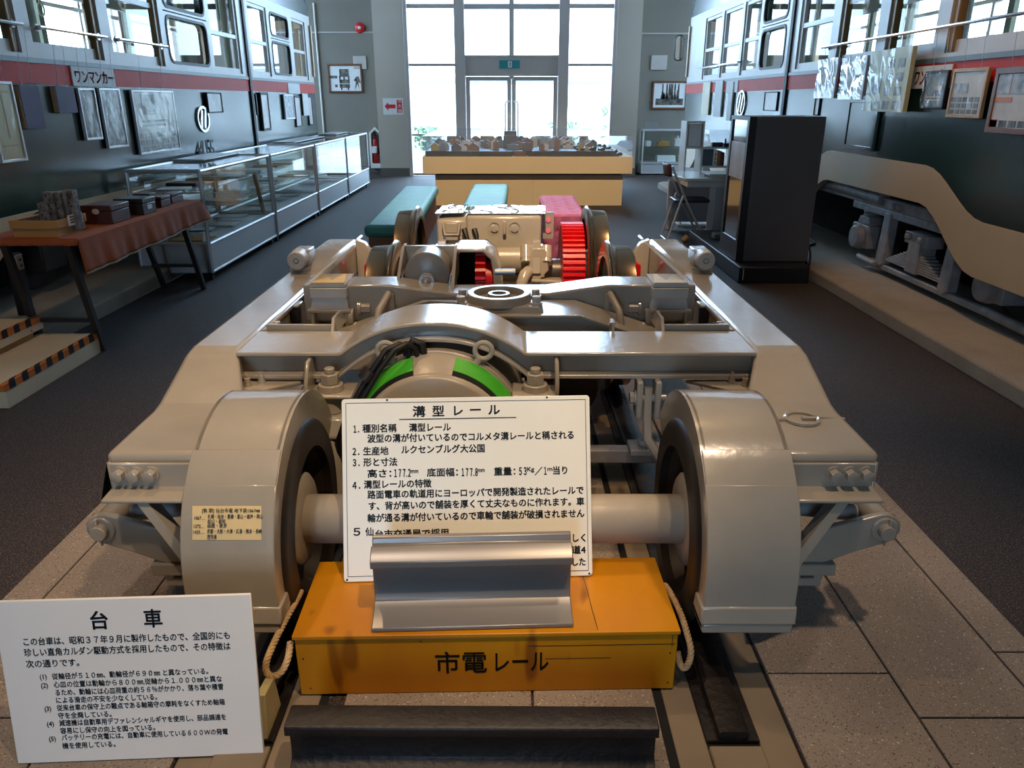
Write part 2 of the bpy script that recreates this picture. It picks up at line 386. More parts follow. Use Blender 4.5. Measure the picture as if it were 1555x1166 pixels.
wf = MB(); wf.box(-6.3, -2.5, 16.05, 16.25, -0.1, 7.0); wf.box(2.34, 6.3, 16.05, 16.25, -0.1, 7.0)
wf.box(-2.5, 2.34, 16.05, 16.25, 6.8, 7.1)
struct(wf.build('wall_far', M['wall'], smooth=False))
ff = MB(); ff.box(-6.3, -2.5, 15.35, 16.06, -0.12, 0); ff.box(2.34, 6.3, 15.35, 16.06, -0.12, 0)
struct(ff.build('floor_recess', M['carpet'], smooth=False))
for s, x0, x1 in ((0, -2.55, -1.985), (1, 1.925, 2.38)):
    p = MB(); p.box(x0, x1, WY - 0.02, 16.2, 0.0, 7.0)
    struct(p.build('pillar_left' if s == 0 else 'pillar_right', M['pillar'], smooth=False))
    p = MB(); p.box(x0 - 0.012, x1 + 0.012, WY - 0.035, 16.2, 0.0, 0.145)
    struct(p.build('baseboard_left' if s == 0 else 'baseboard_right', M['skirting'], smooth=False))
bb = MB(); bb.box(-6.2, -2.565, 16.03, 16.05, 0, 0.13); bb.box(2.395, 6.2, 16.03, 16.05, 0, 0.13)
struct(bb.build('baseboard_far', M['skirting'], smooth=False))
jt = MB(); jt.box(-6.2, -2.55, 16.035, 16.05, 2.585, 2.61); jt.box(2.38, 6.2, 16.035, 16.05, 2.565, 2.59)
struct(jt.build('trim_3', M['tram_grey'], smooth=False))
wt = MB(); wt.box(-1.985, 1.925, WY - 0.02, 16.2, 6.5, 7.0); struct(wt.build('wall_lintel', M['pillar'], smooth=False))
for s, nm in ((-1, 'left'), (1, 'right')):
    wl = MB(); x0, x1 = (-6.35, -6.1) if s < 0 else (6.1, 6.35)
    wl.box(x0, x1, -3.2, 16.2, -0.1, 1.15); wl.box(x0, x1, -3.2, 16.2, 4.4, 7.0)
    for y0, y1 in ((-3.2, 5.85), (9.4, 9.65), (13.2, 13.45), (15.6, 16.2)): wl.box(x0, x1, y0, y1, 1.15, 4.4)
    struct(wl.build('wall_' + nm, M['wall'], smooth=False))
    n = 3 if s < 0 else 4
    wn = MB()
    for y in (5.85, 7.0, 8.2, 9.38, 9.65, 10.8, 12.0, 13.18, 13.45, 14.5, 15.58): wn.box(s * 6.14, s * 6.22, y - 0.03, y + 0.03, 1.15, 4.4)
    for z in (1.15, 2.55, 3.55, 4.36): wn.box(s * 6.15, s * 6.21, 5.85, 15.6, z, z + 0.05)
    wo = struct(wn.build('window_%d' % n, M['mullion'], smooth=False))
    g = MB(); g.box(s * 6.18, s * 6.186, 5.85, 15.6, 1.15, 4.4); g.build('pane', M['glass'], wo, smooth=False)
wb = MB(); wb.box(-6.3, -1.4, -3.4, -3.2, -0.1, 7.0); wb.box(-0.4, 6.3, -3.4, -3.2, -0.1, 7.0); wb.box(-1.4, -0.4, -3.4, -3.2, 2.45, 7.0); wb.box(-1.4, -0.4, -3.4, -3.2, -0.1, 0.35); struct(wb.build('wall_near', M['wall'], smooth=False))
wn = MB(); wn.ring([(-1.4, 0.35), (-0.4, 0.35), (-0.4, 2.45), (-1.4, 2.45)], [(-1.34, 0.41), (-0.46, 0.41), (-0.46, 2.39), (-1.34, 2.39)], 'Y', -3.36, -3.26); wn.box(-0.93, -0.87, -3.34, -3.28, 0.4, 2.4)
wo = struct(wn.build('window_5', M['mullion'], smooth=False)); g = MB(); g.box(-1.35, -0.45, -3.312, -3.308, 0.4, 2.4); g.build('pane', M['glass'], wo, smooth=False)  # unseen window, added behind the camera to let in cool fill
ce = MB(); ce.box(-6.4, 6.4, -3.4, 16.3, 7.0, 7.2); struct(ce.build('ceiling', M['ceiling'], smooth=False))

# glazed end: side lights, heavy posts, transom, double door
wn = MB()
def bar(mb, px0, px1, z0, z1, y0=WY, y1=WY + 0.1):
    a = U(px0, 150, Y=y0).x; b = U(px1, 150, Y=y0).x; mb.box(a, b, y0, y1, z0, z1)
xl, xr = -1.985, 1.925
for a, b in ((xl, xl + 0.07), (-1.06, -0.87), (0.86, 1.05), (xr - 0.07, xr)): wn.box(a, b, WY - 0.06, WY + 0.16, 0, 6.5)
wn.box(-0.055, 0.035, WY, WY + 0.1, 1.75, 6.5)
for z, h in ((3.02, 0.075), (2.02, 0.05), (1.95 - 0.0, 0.0)):
    if h: wn.box(xl, -1.0, WY + 0.02, WY + 0.09, z - h, z); wn.box(1.0, xr, WY + 0.02, WY + 0.09, z - h, z)
wn.box(-0.9, 0.9, WY + 0.02, WY + 0.09, 3.02 - 0.09, 3.02)
for z in (4.05, 5.1): wn.box(xl, xr, WY + 0.02, WY + 0.09, z - 0.08, z)
wn.box(-0.9, 0.9, WY - 0.01, WY + 0.12, 1.80, 2.16)                 # deep door head
wn.box(-0.9, 0.9, WY - 0.03, WY + 0.12, 2.13, 2.16); wn.box(-0.9, 0.9, WY - 0.03, WY + 0.12, 1.80, 1.83)
for a, b in ((xl, -1.0), (1.0, xr)): wn.box(a, b, WY + 0.02, WY + 0.08, 0.735, 0.775); wn.box(a, b, WY, WY + 0.1, 0.0, 0.05)
wo = struct(wn.build('window_1', M['mullion'], bevel=0.006, seg=1))
g = MB(); g.box(xl, -0.95, WY + 0.05, WY + 0.056, 0.05, 6.5); g.box(0.95, xr, WY + 0.05, WY + 0.056, 0.05, 6.5); g.box(-0.9, 0.9, WY + 0.05, WY + 0.056, 2.15, 6.5)
g.build('pane', M['glass'], wo, smooth=False)
do = MB()
for a, b in ((-0.865, -0.015), (-0.005, 0.855)):
    do.ring([(a, 0.01), (b, 0.01), (b, 1.79), (a, 1.79)], [(a + 0.075, 0.10), (b - 0.075, 0.10), (b - 0.075, 1.72), (a + 0.075, 1.72)], 'Y', WY + 0.03, WY + 0.08)
    do.box(a + 0.07, b - 0.07, WY + 0.04, WY + 0.07, 0.735, 0.765)
dd = struct(do.build('door_1', M['mullion'], smooth=False))
g = MB(); g.box(-0.79, -0.09, WY + 0.052, WY + 0.058, 0.1, 1.72); g.box(0.07, 0.78, WY + 0.052, WY + 0.058, 0.1, 1.72); g.build('pane', M['glass'], dd, smooth=False)
for x in (-0.13, 0.115):
    s = 1 if x > 0 else -1
    h = MB(); h.tube([(x - s * 0.09, WY + 0.03, 1.36), (x - s * 0.05, WY - 0.04, 1.36), (x - s * 0.02, WY - 0.05, 1.35), (x, WY - 0.05, 1.31), (x, WY - 0.05, 0.75), (x - s * 0.02, WY - 0.05, 0.70), (x - s * 0.05, WY + 0.03, 0.69)], 0.014, 8)
    h.build('door_handle', M['alu'], dd)
# emergency exit sign over the doors
ex = MB(); ex.box(-0.235, 0.145, WY - 0.07, WY - 0.012, 1.93, 2.07)
eo = tag(ex.build('exit_sign', mat('exit_green', (34, 128, 132), 0.4), bevel=0.006), 'small green emergency exit sign on the head of the glazed doors', 'exit sign')
em = MB(); y = WY - 0.0725
em.box(-0.075, 0.0, y, y + 0.002, 1.945, 2.055)
em.build('pictogram_panel', M['white'], eo, smooth=False)
rn = MB(); y -= 0.001
rn.prism(circ(-0.035, 2.038, 0.009, 10), 'Y', y, y + 0.001)
for p in ([(-0.05, 2.025), (-0.03, 2.028), (-0.028, 1.995), (-0.045, 1.993)], [(-0.045, 1.997), (-0.035, 1.997), (-0.055, 1.955), (-0.066, 1.96)], [(-0.038, 1.997), (-0.028, 1.995), (-0.012, 1.965), (-0.02, 1.958)], [(-0.03, 2.024), (-0.027, 2.016), (-0.008, 2.004), (-0.008, 2.012)]):
    rn.prism(p, 'Y', y, y + 0.001)
rn.build('running_figure', eo.data.materials[0], eo, smooth=False)

# outside: sunlit yard, low building opposite, shrubs
og = MB(); og.box(-60, 60, 16.3, 70, -0.35, -0.15); og.box(-60, -6.4, -20, 16.3, -0.35, -0.15); og.box(6.4, 60, -20, 16.3, -0.35, -0.15); og.box(-6.4, 6.4, -20, -3.5, -0.35, -0.15)
struct(og.build('outside_ground', M['outdoor_ground'], smooth=False))
th = thing('building', 'low white building with eaves across the yard beyond the glazed doors', 'building', (0, 29, -0.15))
b_ = MB(); b_.box(-14, 16, 29, 34, -0.15, 1.95); b_.build('wall', M['outdoor_wall'], th, smooth=False)
b_ = MB(); b_.prism([(28.2, 2.0), (28.2, 2.12), (34, 2.6), (34.4, 1.9), (29, 1.9)], 'X', -14.5, 16.5); b_.build('roof', M['outdoor_grey'], th, smooth=False)
for x in (-1.6, 1.9):
    b_ = MB(); b_.box(x, x + 1.1, 28.95, 29.05, 1.1, 1.55); p = b_.build('notice_board', M['outdoor_wall'], th, smooth=False)
    b_ = MB(); b_.box(x + 0.08, x + 0.48, 28.92, 28.96, 1.14, 1.5); b_.box(x + 0.62, x + 1.02, 28.92, 28.96, 1.14, 1.5); b_.build('notice', M['outdoor_grey'], p, smooth=False)
for i, (x, y, s, lab) in enumerate(((3.1, 21, 0.75, 'sunlit shrub in the yard seen through the pane beside the door leaf'), (1.55, 24, 0.45, 'small sunlit shrub in the yard seen through the door leaf nearer the desk'), (-2.3, 22, 0.4, 'faint shrub in the yard seen through the side pane near the arrow sign'))):
    t = thing('shrub', lab, 'shrub', (x, y, -0.15))
    f = MB(); rr = random.Random(i)
    for k in range(170):
        a, e, q = rr.random() * 2 * PI, rr.random(), rr.random() ** 0.5 * s
        p = Vector((x + q * math.cos(a), y + q * math.sin(a), 0.1 + e * s * 1.5)); d = Vector((rr.uniform(-1, 1), rr.uniform(-1, 1), rr.uniform(-1, 1))).normalized() * 0.13 * s ** 0.5
        n = d.orthogonal().normalized() * 0.05; q_ = [f.bm.verts.new(v) for v in (p - d, p + n, p + d, p - n)]; f.bm.faces.new(q_)
    f.build('foliage', M['leaf'], t, smooth=False)
    f = MB()
    for k in range(5): f.tube([(x, y, -0.15), (x + rr.uniform(-.3, .3) * s, y + rr.uniform(-.3, .3) * s, 0.2 + s)], [0.03, 0.012], 6)
    f.build('stem', M['outdoor_grey'], t)
for x, y, c, lab in ((-17, 8, 'outdoor_wall', 'pale building beyond the side windows behind the number 415 tram'), (17, 9, 'outdoor_wall', 'pale building beyond the side windows behind the tram with the grey bogie')):
    s = 1 if x > 0 else -1
    t = thing('building', lab, 'building', (x, y, -0.15)); b_ = MB(); b_.box(x, x + s * 6, -6, 24, -0.15, 4.2); b_.build('wall', M[c], t, smooth=False)
    for k in range(6):
        b_ = MB(); yy = -2 + k * 4.2; b_.box(x - s * 0.06, x + s * 0.02, yy, yy + 2.2, 1.4, 2.6); b_.build('window', M['outdoor_grey'], t, smooth=False)
    b_ = MB(); b_.box(x - s * 0.7, x + s * 6, -6.5, 24.5, 4.2, 4.45); b_.build('roof', mat('roof_terracotta' , (190, 120, 96), 0.8), t, smooth=False)

# wall fittings at the far end
FW = 16.045
def wall_picture(px0, px1, py0, py1, label, Y, m_img, frame='wood_frame', tilt=0.0):
    a = U(px0, py0, Y=Y); b = U(px1, py1, Y=Y); t = thing('framed_picture', label, 'picture', ((a.x + b.x) / 2, Y, b.z))
    fr = MB(); o = [(a.x, b.z), (b.x, b.z), (b.x, a.z), (a.x, a.z)]; i = 0.035
    fr.ring(o, [(a.x + i, b.z + i), (b.x - i, b.z + i), (b.x - i, a.z - i), (a.x + i, a.z - i)], 'Y', Y - 0.03, Y)
    fr.build('frame', M[frame], t, bevel=0.006)
    mt = MB(); mt.box(a.x + i, b.x - i, Y - 0.012, Y - 0.004, b.z + i, a.z - i); mo = mt.build('mount', M['paper'], t, smooth=False)
    return t, a, b, mo
t, a, b, mo = wall_picture(497, 552, 97, 141, 'framed ink drawing of an old tram hung below the red alarm lamp', FW, None)
dr = MB(); cx, cz = (a.x + b.x) / 2 - 0.03, (a.z + b.z) / 2; y = FW - 0.0135
for x0, x1, z0, z1 in ((-0.09, 0.11, -0.17, -0.10), (-0.09, 0.11, -0.09, -0.02), (-0.08, 0.10, 0.03, 0.17), (-0.09, -0.06, -0.05, 0.05), (0.08, 0.11, -0.05, 0.05), (-0.01, 0.02, -0.02, 0.05), (-0.07, -0.04, -0.21, -0.16), (0.06, 0.09, -0.21, -0.16), (-0.29, -0.13, 0.0, 0.05), (-0.18, -0.13, -0.16, -0.11)):
    dr.box(cx + x0, cx + x1, y, y + 0.001, cz + z0, cz + z1)
dr.prism([(cx + 0.2, cz - 0.22), (cx + 0.23, cz - 0.05), (cx + 0.19, cz - 0.04), (cx + 0.24, cz + 0.03), (cx + 0.29, cz + 0.04), (cx + 0.33, cz - 0.09), (cx + 0.28, cz - 0.07), (cx + 0.29, cz - 0.22), (cx + 0.26, cz - 0.1)], 'Y', y, y + 0.001)
dr.build('drawing', M['photo_dark'], mo, smooth=False)
t, a, b, mo = wall_picture(991, 1042, 123, 166, 'brown framed photograph of tall poplars hung below the square wall hatch', FW, None)
dr = MB(); y = FW - 0.0135; dr.box(a.x + 0.08, b.x - 0.08, y, y + 0.001, b.z + 0.08, b.z + 0.2)
rr = random.Random(3)
for k in range(16):
    x = a.x + 0.12 + rr.random() * (b.x - a.x - 0.24); h = rr.choice((0.06, 0.09, 0.14, 0.26)); dr.prism([(x - 0.02, b.z + 0.19), (x + 0.02, b.z + 0.19), (x + 0.012, b.z + 0.2 + h), (x, b.z + 0.22 + h), (x - 0.012, b.z + 0.2 + h)], 'Y', y, y + 0.001)
dr.build('photograph', M['photo_dark'], mo, smooth=False)
for (px0, px1, py0, py1, lab, nm) in ((536, 557, 85, 105, 'square cream wall hatch peeping out behind the ink drawing', 'p'), (989, 1012, 84, 106, 'square cream wall hatch above the poplar photograph', 'q')):
    a = U(px0, py0, Y=FW); b = U(px1, py1, Y=FW); h = MB(); h.box(a.x, b.x, FW - 0.02, FW + 0.01, b.z, a.z)
    o = tag(h.build('wall_hatch', M['tram_grey'], bevel=0.004), lab, 'panel'); k = MB(); k.cyl((a.x + 0.04, FW - 0.03, (a.z + b.z) / 2), (a.x + 0.04, FW - 0.015, (a.z + b.z) / 2), 0.012, 10); k.build('latch', M['alu'], o)
c = U(546, 42, Y=FW - 0.05)
t = thing('alarm_lamp', 'round red fire alarm lamp high on the wall above the ink drawing', 'alarm', (c.x, FW, c.z))
l = MB(); l.lathe([(0.0, 0.095), (-0.02, 0.095), (-0.035, 0.085), (-0.045, 0.06), (-0.045, 0.0)], (c.x, FW, c.z), 'Y', 32); l.build('base', M['redlamp'], t)
l = MB(); l.lathe([(-0.045, 0.035), (-0.07, 0.03), (-0.082, 0.015), (-0.084, 0.0)], (c.x, FW, c.z), 'Y', 20); l.build('lens', M['photo_pale'], t)
# arrow notice on the pillar
PY = WY - 0.022
a = U(581, 149, Y=PY); b = U(613, 174, Y=PY)
t = thing('arrow_sign', 'white notice with red arrow pointing to the fire extinguisher, on the pillar', 'sign', ((a.x + b.x) / 2, PY, b.z))
s_ = MB(); s_.box(a.x, b.x, PY - 0.002, PY, b.z, a.z); s_.build('sheet', M['paper'], t, smooth=False)
cz = (a.z + b.z) / 2; w_ = b.x - a.x; y = PY - 0.004; s_ = MB()
s_.prism([(a.x + 0.03, cz), (a.x + 0.10, cz + 0.075), (a.x + 0.10, cz + 0.035), (a.x + 0.235, cz + 0.035), (a.x + 0.235, cz - 0.035), (a.x + 0.10, cz - 0.035), (a.x + 0.10, cz - 0.075)], 'Y', y, y + 0.001)
s_.build('arrow', M['sign_red'], t, smooth=False)
s_ = MB(); s_.box(b.x - 0.12, b.x - 0.02, y, y + 0.001, b.z + 0.03, a.z - 0.03); pn = s_.build('red_panel', M['sign_red'], t, smooth=False)
text_mesh([(c_, 0.012, 0.19 - i * 0.095, 0.085) for i, c_ in enumerate('消火器')], 'lettering', M['paper'], pn, plane_m((b.x - 0.12, y - 0.001, b.z + 0.03), (1, 0, 0), (0, 0, 1)))
# extinguisher in its cream stand
a = U(562, 250, Y=15.95); c = U(571, 240, Y=15.9)
t = thing('extinguisher_stand', 'cream house shaped extinguisher stand against the pillar corner', 'stand', (c.x, 15.95, 0.1))
x0, x1 = U(561, 230, Y=15.8).x, U(579, 230, Y=15.8).x; zt = U(570, 193, Y=15.8).z; zs = U(570, 202, Y=15.8).z
s_ = MB(); o = [(x0, 0.10), (x1, 0.10), (x1, zs), ((x0 + x1) / 2, zt), (x0, zs)]; k = 0.035
s_.ring(o, [(x0 + k, 0.19), (x1 - k, 0.19), (x1 - k, zs - 0.01), ((x0 + x1) / 2, zt - 0.05), (x0 + k, zs - 0.01)], 'Y', 15.86, 16.01); s_.build('frame', M['white'], t, smooth=False)
s_ = MB(); s_.prism(o, 'Y', 16.01, 16.03); s_.build('back_panel', M['white'], t, smooth=False)
ex_ = c.x; t = thing('fire_extinguisher', 'dark red fire extinguisher standing in the cream house shaped stand', 'fire extinguisher', (ex_, 15.93, 0.2))
s_ = MB(); s_.lathe([(0.20, 0.0), (0.20, 0.06), (0.22, 0.068), (0.60, 0.068), (0.66, 0.05), (0.69, 0.022), (0.71, 0.022), (0.71, 0)], (ex_, 15.93, 0), 'Z', 24); s_.build('cylinder_body', M['ext_red'], t)
s_ = MB(); s_.box(ex_ - 0.02, ex_ + 0.02, 15.86, 15.94, 0.71, 0.75); s_.prism([(15.85, 0.77), (15.95, 0.75), (15.95, 0.77), (15.85, 0.80)], 'X', ex_ - 0.012, ex_ + 0.012); s_.build('valve_lever', M['black'], t)
s_ = MB(); s_.tube([(ex_ + 0.02, 15.90, 0.73), (ex_ + 0.07, 15.87, 0.70), (ex_ + 0.085, 15.86, 0.55), (ex_ + 0.08, 15.86, 0.36)], 0.012, 8); s_.build('hose', M['rubber'], t)
s_ = MB(); s_.box(ex_ - 0.04, ex_ + 0.04, 15.708, 15.862, 0.40, 0.52); s_.build('body_label', M['paper'], t, smooth=False)
# conduit on the wall beside the tram
cd = MB(); p = U(478, 30, Y=FW - 0.02); q = U(486, 200, Y=FW - 0.02); cd.tube([(p.x, FW - 0.02, 3.1), (p.x, FW - 0.02, 0.35)], 0.018, 8)
tag(cd.build('wall_conduit', M['white'],), 'thin pale conduit running down the wall beside the 415 tram', 'conduit')
# ================================================================ the two trams
def rrect(y0, y1, z0, z1, r, n=4):
    pts = []
    for cy, cz, a in ((y1 - r, z1 - r, 0), (y0 + r, z1 - r, 90), (y0 + r, z0 + r, 180), (y1 - r, z0 + r, 270)):
        for k in range(n + 1):
            q = math.radians(a + 90 * k / n); pts.append((cy + r * math.cos(q), cz + r * math.sin(q)))
    return pts
M['cabin_white'] = mat('pale_green_white', (226, 232, 214), 0.6)
ZS, ZW0, ZW1, ZT = 1.478, 1.66, 2.46, 3.15
def arch_band(segs, top):
    return segs
def tram(name, label, s, X0, yend, ynear, windows, bogies, bar_runs, door_gap, W=2.2):
    """s: side of the hall; outer face at x = s*X0; windows: (y0, y1, kind)"""
    t = thing(name, label, 'tram', (s * (X0 + W / 2), (yend + ynear) / 2, 0.125 if s < 0 else 0.11))
    xa, xb = s * X0, s * (X0 + 0.05)
    # lower side: skirt outline follows the bogie openings
    def outline(zlow, zhigh):
        pts = [(yend, zlow)]
        for (y0, y1) in bogies:               # from far to near: y0 > y1
            for k in range(9):
                q = k / 8; e = q * q * (3 - 2 * q); pts.append((y0 + 0.30 - 0.75 * q, zlow + (zhigh - zlow) * e))
            for k in range(9):
                q = k / 8; e = q * q * (3 - 2 * q); pts.append((y1 + 0.45 - 0.75 * q, zhigh + (zlow - zhigh) * e))
        pts.append((ynear, zlow)); return pts
    lo = outline(0.39, 0.73 if s > 0 else 0.705); mid = outline(0.71, 0.975) if s > 0 else outline(0.713, 0.714)
    b = MB(); b.prism(mid + [(ynear, ZS), (yend, ZS)], 'X', xa, xb); b.build('side_panel', M['tram_green'], t)
    b = MB(); b.strip(lo, mid, 'X', s * (X0 - 0.004), xb); b.build('skirt_band', M['tram_cream'], t)
    b = MB(); b.box(s * (X0 - 0.005), xb, ynear, yend, ZS, 1.605); b.build('waist_stripe', M['tram_red'], t, smooth=False)
    b = MB(); b.box(s * (X0 - 0.012), xb, ynear, yend, 1.605, 1.635); b.build('drip_rail', M['tram_trim'], t, smooth=False)
    # window band: solid plate with openings
    fr = MB(); ys = sorted(windows); cur = ynear; fb = MB()
    for (y0, y1, k) in ys:
        if y0 > cur: fr.box(s * (X0 - 0.002), xb, cur, y0, 1.635, ZW1)
        zb = 1.60 if k == 'door' else ZW0
        if k != 'door': fr.box(s * (X0 - 0.002), xb, y0, y1, 1.635, zb)
        cur = y1
    if cur < yend: fr.box(s * (X0 - 0.002), xb, cur, yend, 1.635, ZW1)
    fr.box(s * (X0 - 0.002), xb, ynear, yend, ZW1, 2.56)
    fr.build('window_band', M['tram_grey'], t, smooth=False)
    b = MB(); b.prism([(X0 - 0.004, 2.56), (X0 + 0.05, 2.56), (X0 + 0.10, 3.0), (X0 + 0.06, 3.0)] if s > 0 else [(-X0 + 0.004, 2.56), (-X0 - 0.05, 2.56), (-X0 - 0.10, 3.0), (-X0 - 0.06, 3.0)], 'Y', ynear, yend)
    b.build('cant_panel', M['tram_green'], t, smooth=False)
    for (y0, y1, k) in ys:
        if k == 'wood':
            f = MB(); zb = ZW0; d = 0.06
            f.box(s * (X0 + 0.012), s * (X0 + 0.07), y1 - d, y1, zb, ZW1); o = f.build('window_post', M['varnish'], t, bevel=0.006)
            f = MB(); f.box(s * (X0 + 0.02), s * (X0 + 0.07), y0, y0 + d * 0.6, zb, ZW1); f.build('window_post', M['varnish'], t, bevel=0.006)
            for z0, z1 in ((zb, zb + 0.075), (2.12, 2.16)): g = MB(); g.box(s * (X0 + 0.03), s * (X0 + 0.06), y0 + 0.03, y1 - d, z0, z1); g.build('sash_rail', M['tram_grey'], o, smooth=False)
        elif k == 'gasket':
            o = None
            for z0, z1 in ((ZW0 + 0.03, 2.10), (2.15, ZW1 - 0.02)):
                f = MB(); f.ring(rrect(y0 + 0.02, y1 - 0.02, z0, z1, 0.09), rrect(y0 + 0.045, y1 - 0.045, z0 + 0.025, z1 - 0.025, 0.075), 'X', s * (X0 - 0.008), s * (X0 + 0.03)); q = f.build('window_gasket', M['rubber'], t)
                o = o or q
            f = MB()
            for z0, z1 in ((ZW0 + 0.03, 2.10), (2.15, ZW1 - 0.02)):
                # plate that carries the rounded gaskets
                f.ring([(y1, z1 + 0.03), (y0, z1 + 0.03), (y0, z0 - 0.03), (y1, z0 - 0.03)] if False else rrect(y0, y1, z0 - 0.03, z1 + 0.03, 0.001), rrect(y0 + 0.02, y1 - 0.02, z0, z1, 0.09), 'X', s * (X0 - 0.001), s * (X0 + 0.03))
            f.build('window_plate', M['tram_grey'], o, smooth=False)
        elif k == 'door':
            f = MB(); f.ring(rrect(y0, y1, 0.45, ZW1, 0.01), rrect(y0 + 0.06, y1 - 0.06, ZW0 + 0.05, ZW1 - 0.06, 0.06), 'X', s * (X0 + 0.01), s * (X0 + 0.045)); f.build('door_leaf_surround', M['tram_grey'], t)
        elif k == 'slim':
            f = MB(); f.ring([(y0, ZW0), (y1, ZW0), (y1, ZW1), (y0, ZW1)], [(y0 + 0.04, ZW0 + 0.05), (y1 - 0.06, ZW0 + 0.05), (y1 - 0.06, ZW1 - 0.04), (y0 + 0.04, ZW1 - 0.04)], 'X', s * (X0 + 0.012), s * (X0 + 0.05))
            f.box(s * (X0 + 0.015), s * (X0 + 0.045), y0, y1, 2.02, 2.06)
            f.build('window_frame', M['tram_grey'], t, smooth=False)
        g = MB(); g.box(s * (X0 + 0.036), s * (X0 + 0.040), y0 + 0.02, y1 - 0.02, ZW0, ZW1); g.build('pane', M['glass'], t, smooth=False)
    for y in door_gap:
        b = MB(); b.box(s * (X0 - 0.02), s * (X0 + 0.02), y - 0.035, y + 0.035, 0.42, 2.6); b.build('door_post', M['black'], t, smooth=False)
        b = MB(); b.box(s * (X0 - 0.018), s * (X0 + 0.03), y + 0.035, y + 0.10, 1.635, 2.6); b.build('door_jamb', M['varnish'], t, smooth=False)
    for (y0, y1, z) in bar_runs:
        b = MB(); xx = s * (X0 - 0.05); b.tube([(xx, y0, z), (xx, y1, z)], 0.011, 8)
        for y in (y0 + 0.04, y1 - 0.04): b.tube([(xx, y, z), (s * (X0 + 0.01), y, z)], 0.012, 8); b.tube([(xx + s * 0.035, y, z), (s * X0, y, z)], 0.024, 10)
        b.build('guard_bar', M['chrome'], t)
    # interior, opposite side, ends, roof
    xo0, xo1 = s * (X0 + W - 0.05), s * (X0 + W)
    b = MB(); b.box(xo0, xo1, ynear, yend, 0.39, 1.62); b.box(xo0, xo1, ynear, yend, 2.5, 3.0)
    y = ynear
    while y < yend: b.box(xo0, xo1, y, y + 0.10, 1.62, 2.5); y += 1.06
    b.build('opposite_side', M['tram_in'], t, smooth=False)
    b = MB(); b.box(xb, xo0, ynear, yend, 0.83, 0.88); b.build('cabin_floor', M['tram_in'], t, smooth=False)
    b = MB(); b.prism([(s * (X0 + 0.04), 2.98), (s * (X0 + 0.35), 3.22), (s * (X0 + W / 2), 3.3), (s * (X0 + W - 0.35), 3.22), (s * (X0 + W), 2.98), (s * (X0 + W), 2.93), (s * (X0 + W / 2), 3.2), (s * (X0 + 0.04), 2.93)], 'Y', ynear, yend); b.build('roof', M['tram_green'], t)
    b = MB(); b.box(xb, xo0, ynear, yend, 2.90, 2.92); b.build('cabin_ceiling', M['cabin_white'], t, smooth=False)
    for k, yy in enumerate((ynear + 1.2, 6.6, 9.2, 11.2)):
        b = MB(); b.tube([(s * (X0 + 0.55 + 0.2 * (k % 2)), yy, 0.88), (s * (X0 + 0.55 + 0.2 * (k % 2)), yy, 3.0)], 0.05 if k != 1 else 0.09, 10); b.build('grab_pole', M['tram_in'], t)
    for row in (0.5, 1.6):
        b = MB(); b.tube([(s * (X0 + row), ynear, 2.62), (s * (X0 + row), yend - 1.4, 2.62)], 0.014, 6); b.build('strap_rail', M['alu'], t)
    k = 0; y = ynear + 0.3
    while y < 10.5:
        xx = s * (X0 + 0.5 if k % 2 else X0 + 1.6)
        b = MB(); b.tube([(xx, y, 2.62), (xx, y, 2.28)], 0.010, 6); b.tube([(xx, y + 0.055 * math.cos(a), 2.225 + 0.06 * math.sin(a)) for a in [2 * PI * i / 14 for i in range(14)]], 0.009, 6, closed=True)
        b.build('hand_strap', M['parch'], t); y += 0.62; k += 1
    b = MB(); b.prism([(X0 + W - 0.55, 0.88), (X0 + W - 0.55, 1.28), (X0 + W - 0.15, 1.28), (X0 + W - 0.12, 1.62), (X0 + W - 0.05, 1.62), (X0 + W - 0.05, 0.88)] if s > 0 else [(-(X0 + W - 0.55), 0.88), (-(X0 + W - 0.55), 1.28), (-(X0 + W - 0.15), 1.28), (-(X0 + W - 0.12), 1.62), (-(X0 + W - 0.05), 1.62), (-(X0 + W - 0.05), 0.88)], 'Y', ynear + 0.6, yend - 2.2); b.build('bench_seat', M['tram_green'], t)
    # curved end: slanting quarter, windscreen
    ex = [(X0, yend), (X0 + 0.10, yend + 0.35), (X0 + 0.35, yend + 0.62), (X0 + W / 2, yend + 0.72), (X0 + W - 0.35, yend + 0.62), (X0 + W - 0.10, yend + 0.35), (X0 + W, yend)]
    inn = [(x + (0.04 if x < X0 + 1 else -0.04 if x > X0 + 1.3 else 0), y - 0.04) for x, y in ex]
    sg = lambda q: [(s * x, y) for x, y in q]
    b = MB(); b.strip(sg(ex), sg(inn), 'Z', 0.42, ZS); b.build('end_apron', M['tram_green'], t)
    b = MB(); b.strip(sg(ex), sg(inn), 'Z', ZS, 1.605); b.build('end_stripe', M['tram_red'], t)
    b = MB(); b.strip(sg(ex), sg(inn), 'Z', 1.605, 1.72); b.strip(sg(ex), sg(inn), 'Z', 2.44, 2.56)
    for i in (0, 1, 2, 4, 5, 6):
        x, y = ex[i]; b.box(s * (x - 0.03), s * (x + 0.03), y - 0.06, y, 1.72, 2.44)
    b.build('end_window_frame', M['tram_cream'], t)
    b = MB(); b.strip(sg(ex), sg(inn), 'Z', 2.56, 3.0); b.build('end_head', M['tram_green'], t)
    return t
LX, RX = 3.08, 2.75
lw = [(2.0, 3.1, 'wood'), (3.2, 4.18, 'wood'), (4.28, 5.22, 'wood'), (5.36, 6.26, 'wood'), (6.42, 7.34, 'wood'), (7.44, 8.46, 'gasket'), (8.56, 9.42, 'slim'), (9.82, 10.55, 'slim'), (10.65, 11.55, 'gasket'), (11.72, 12.45, 'slim')]
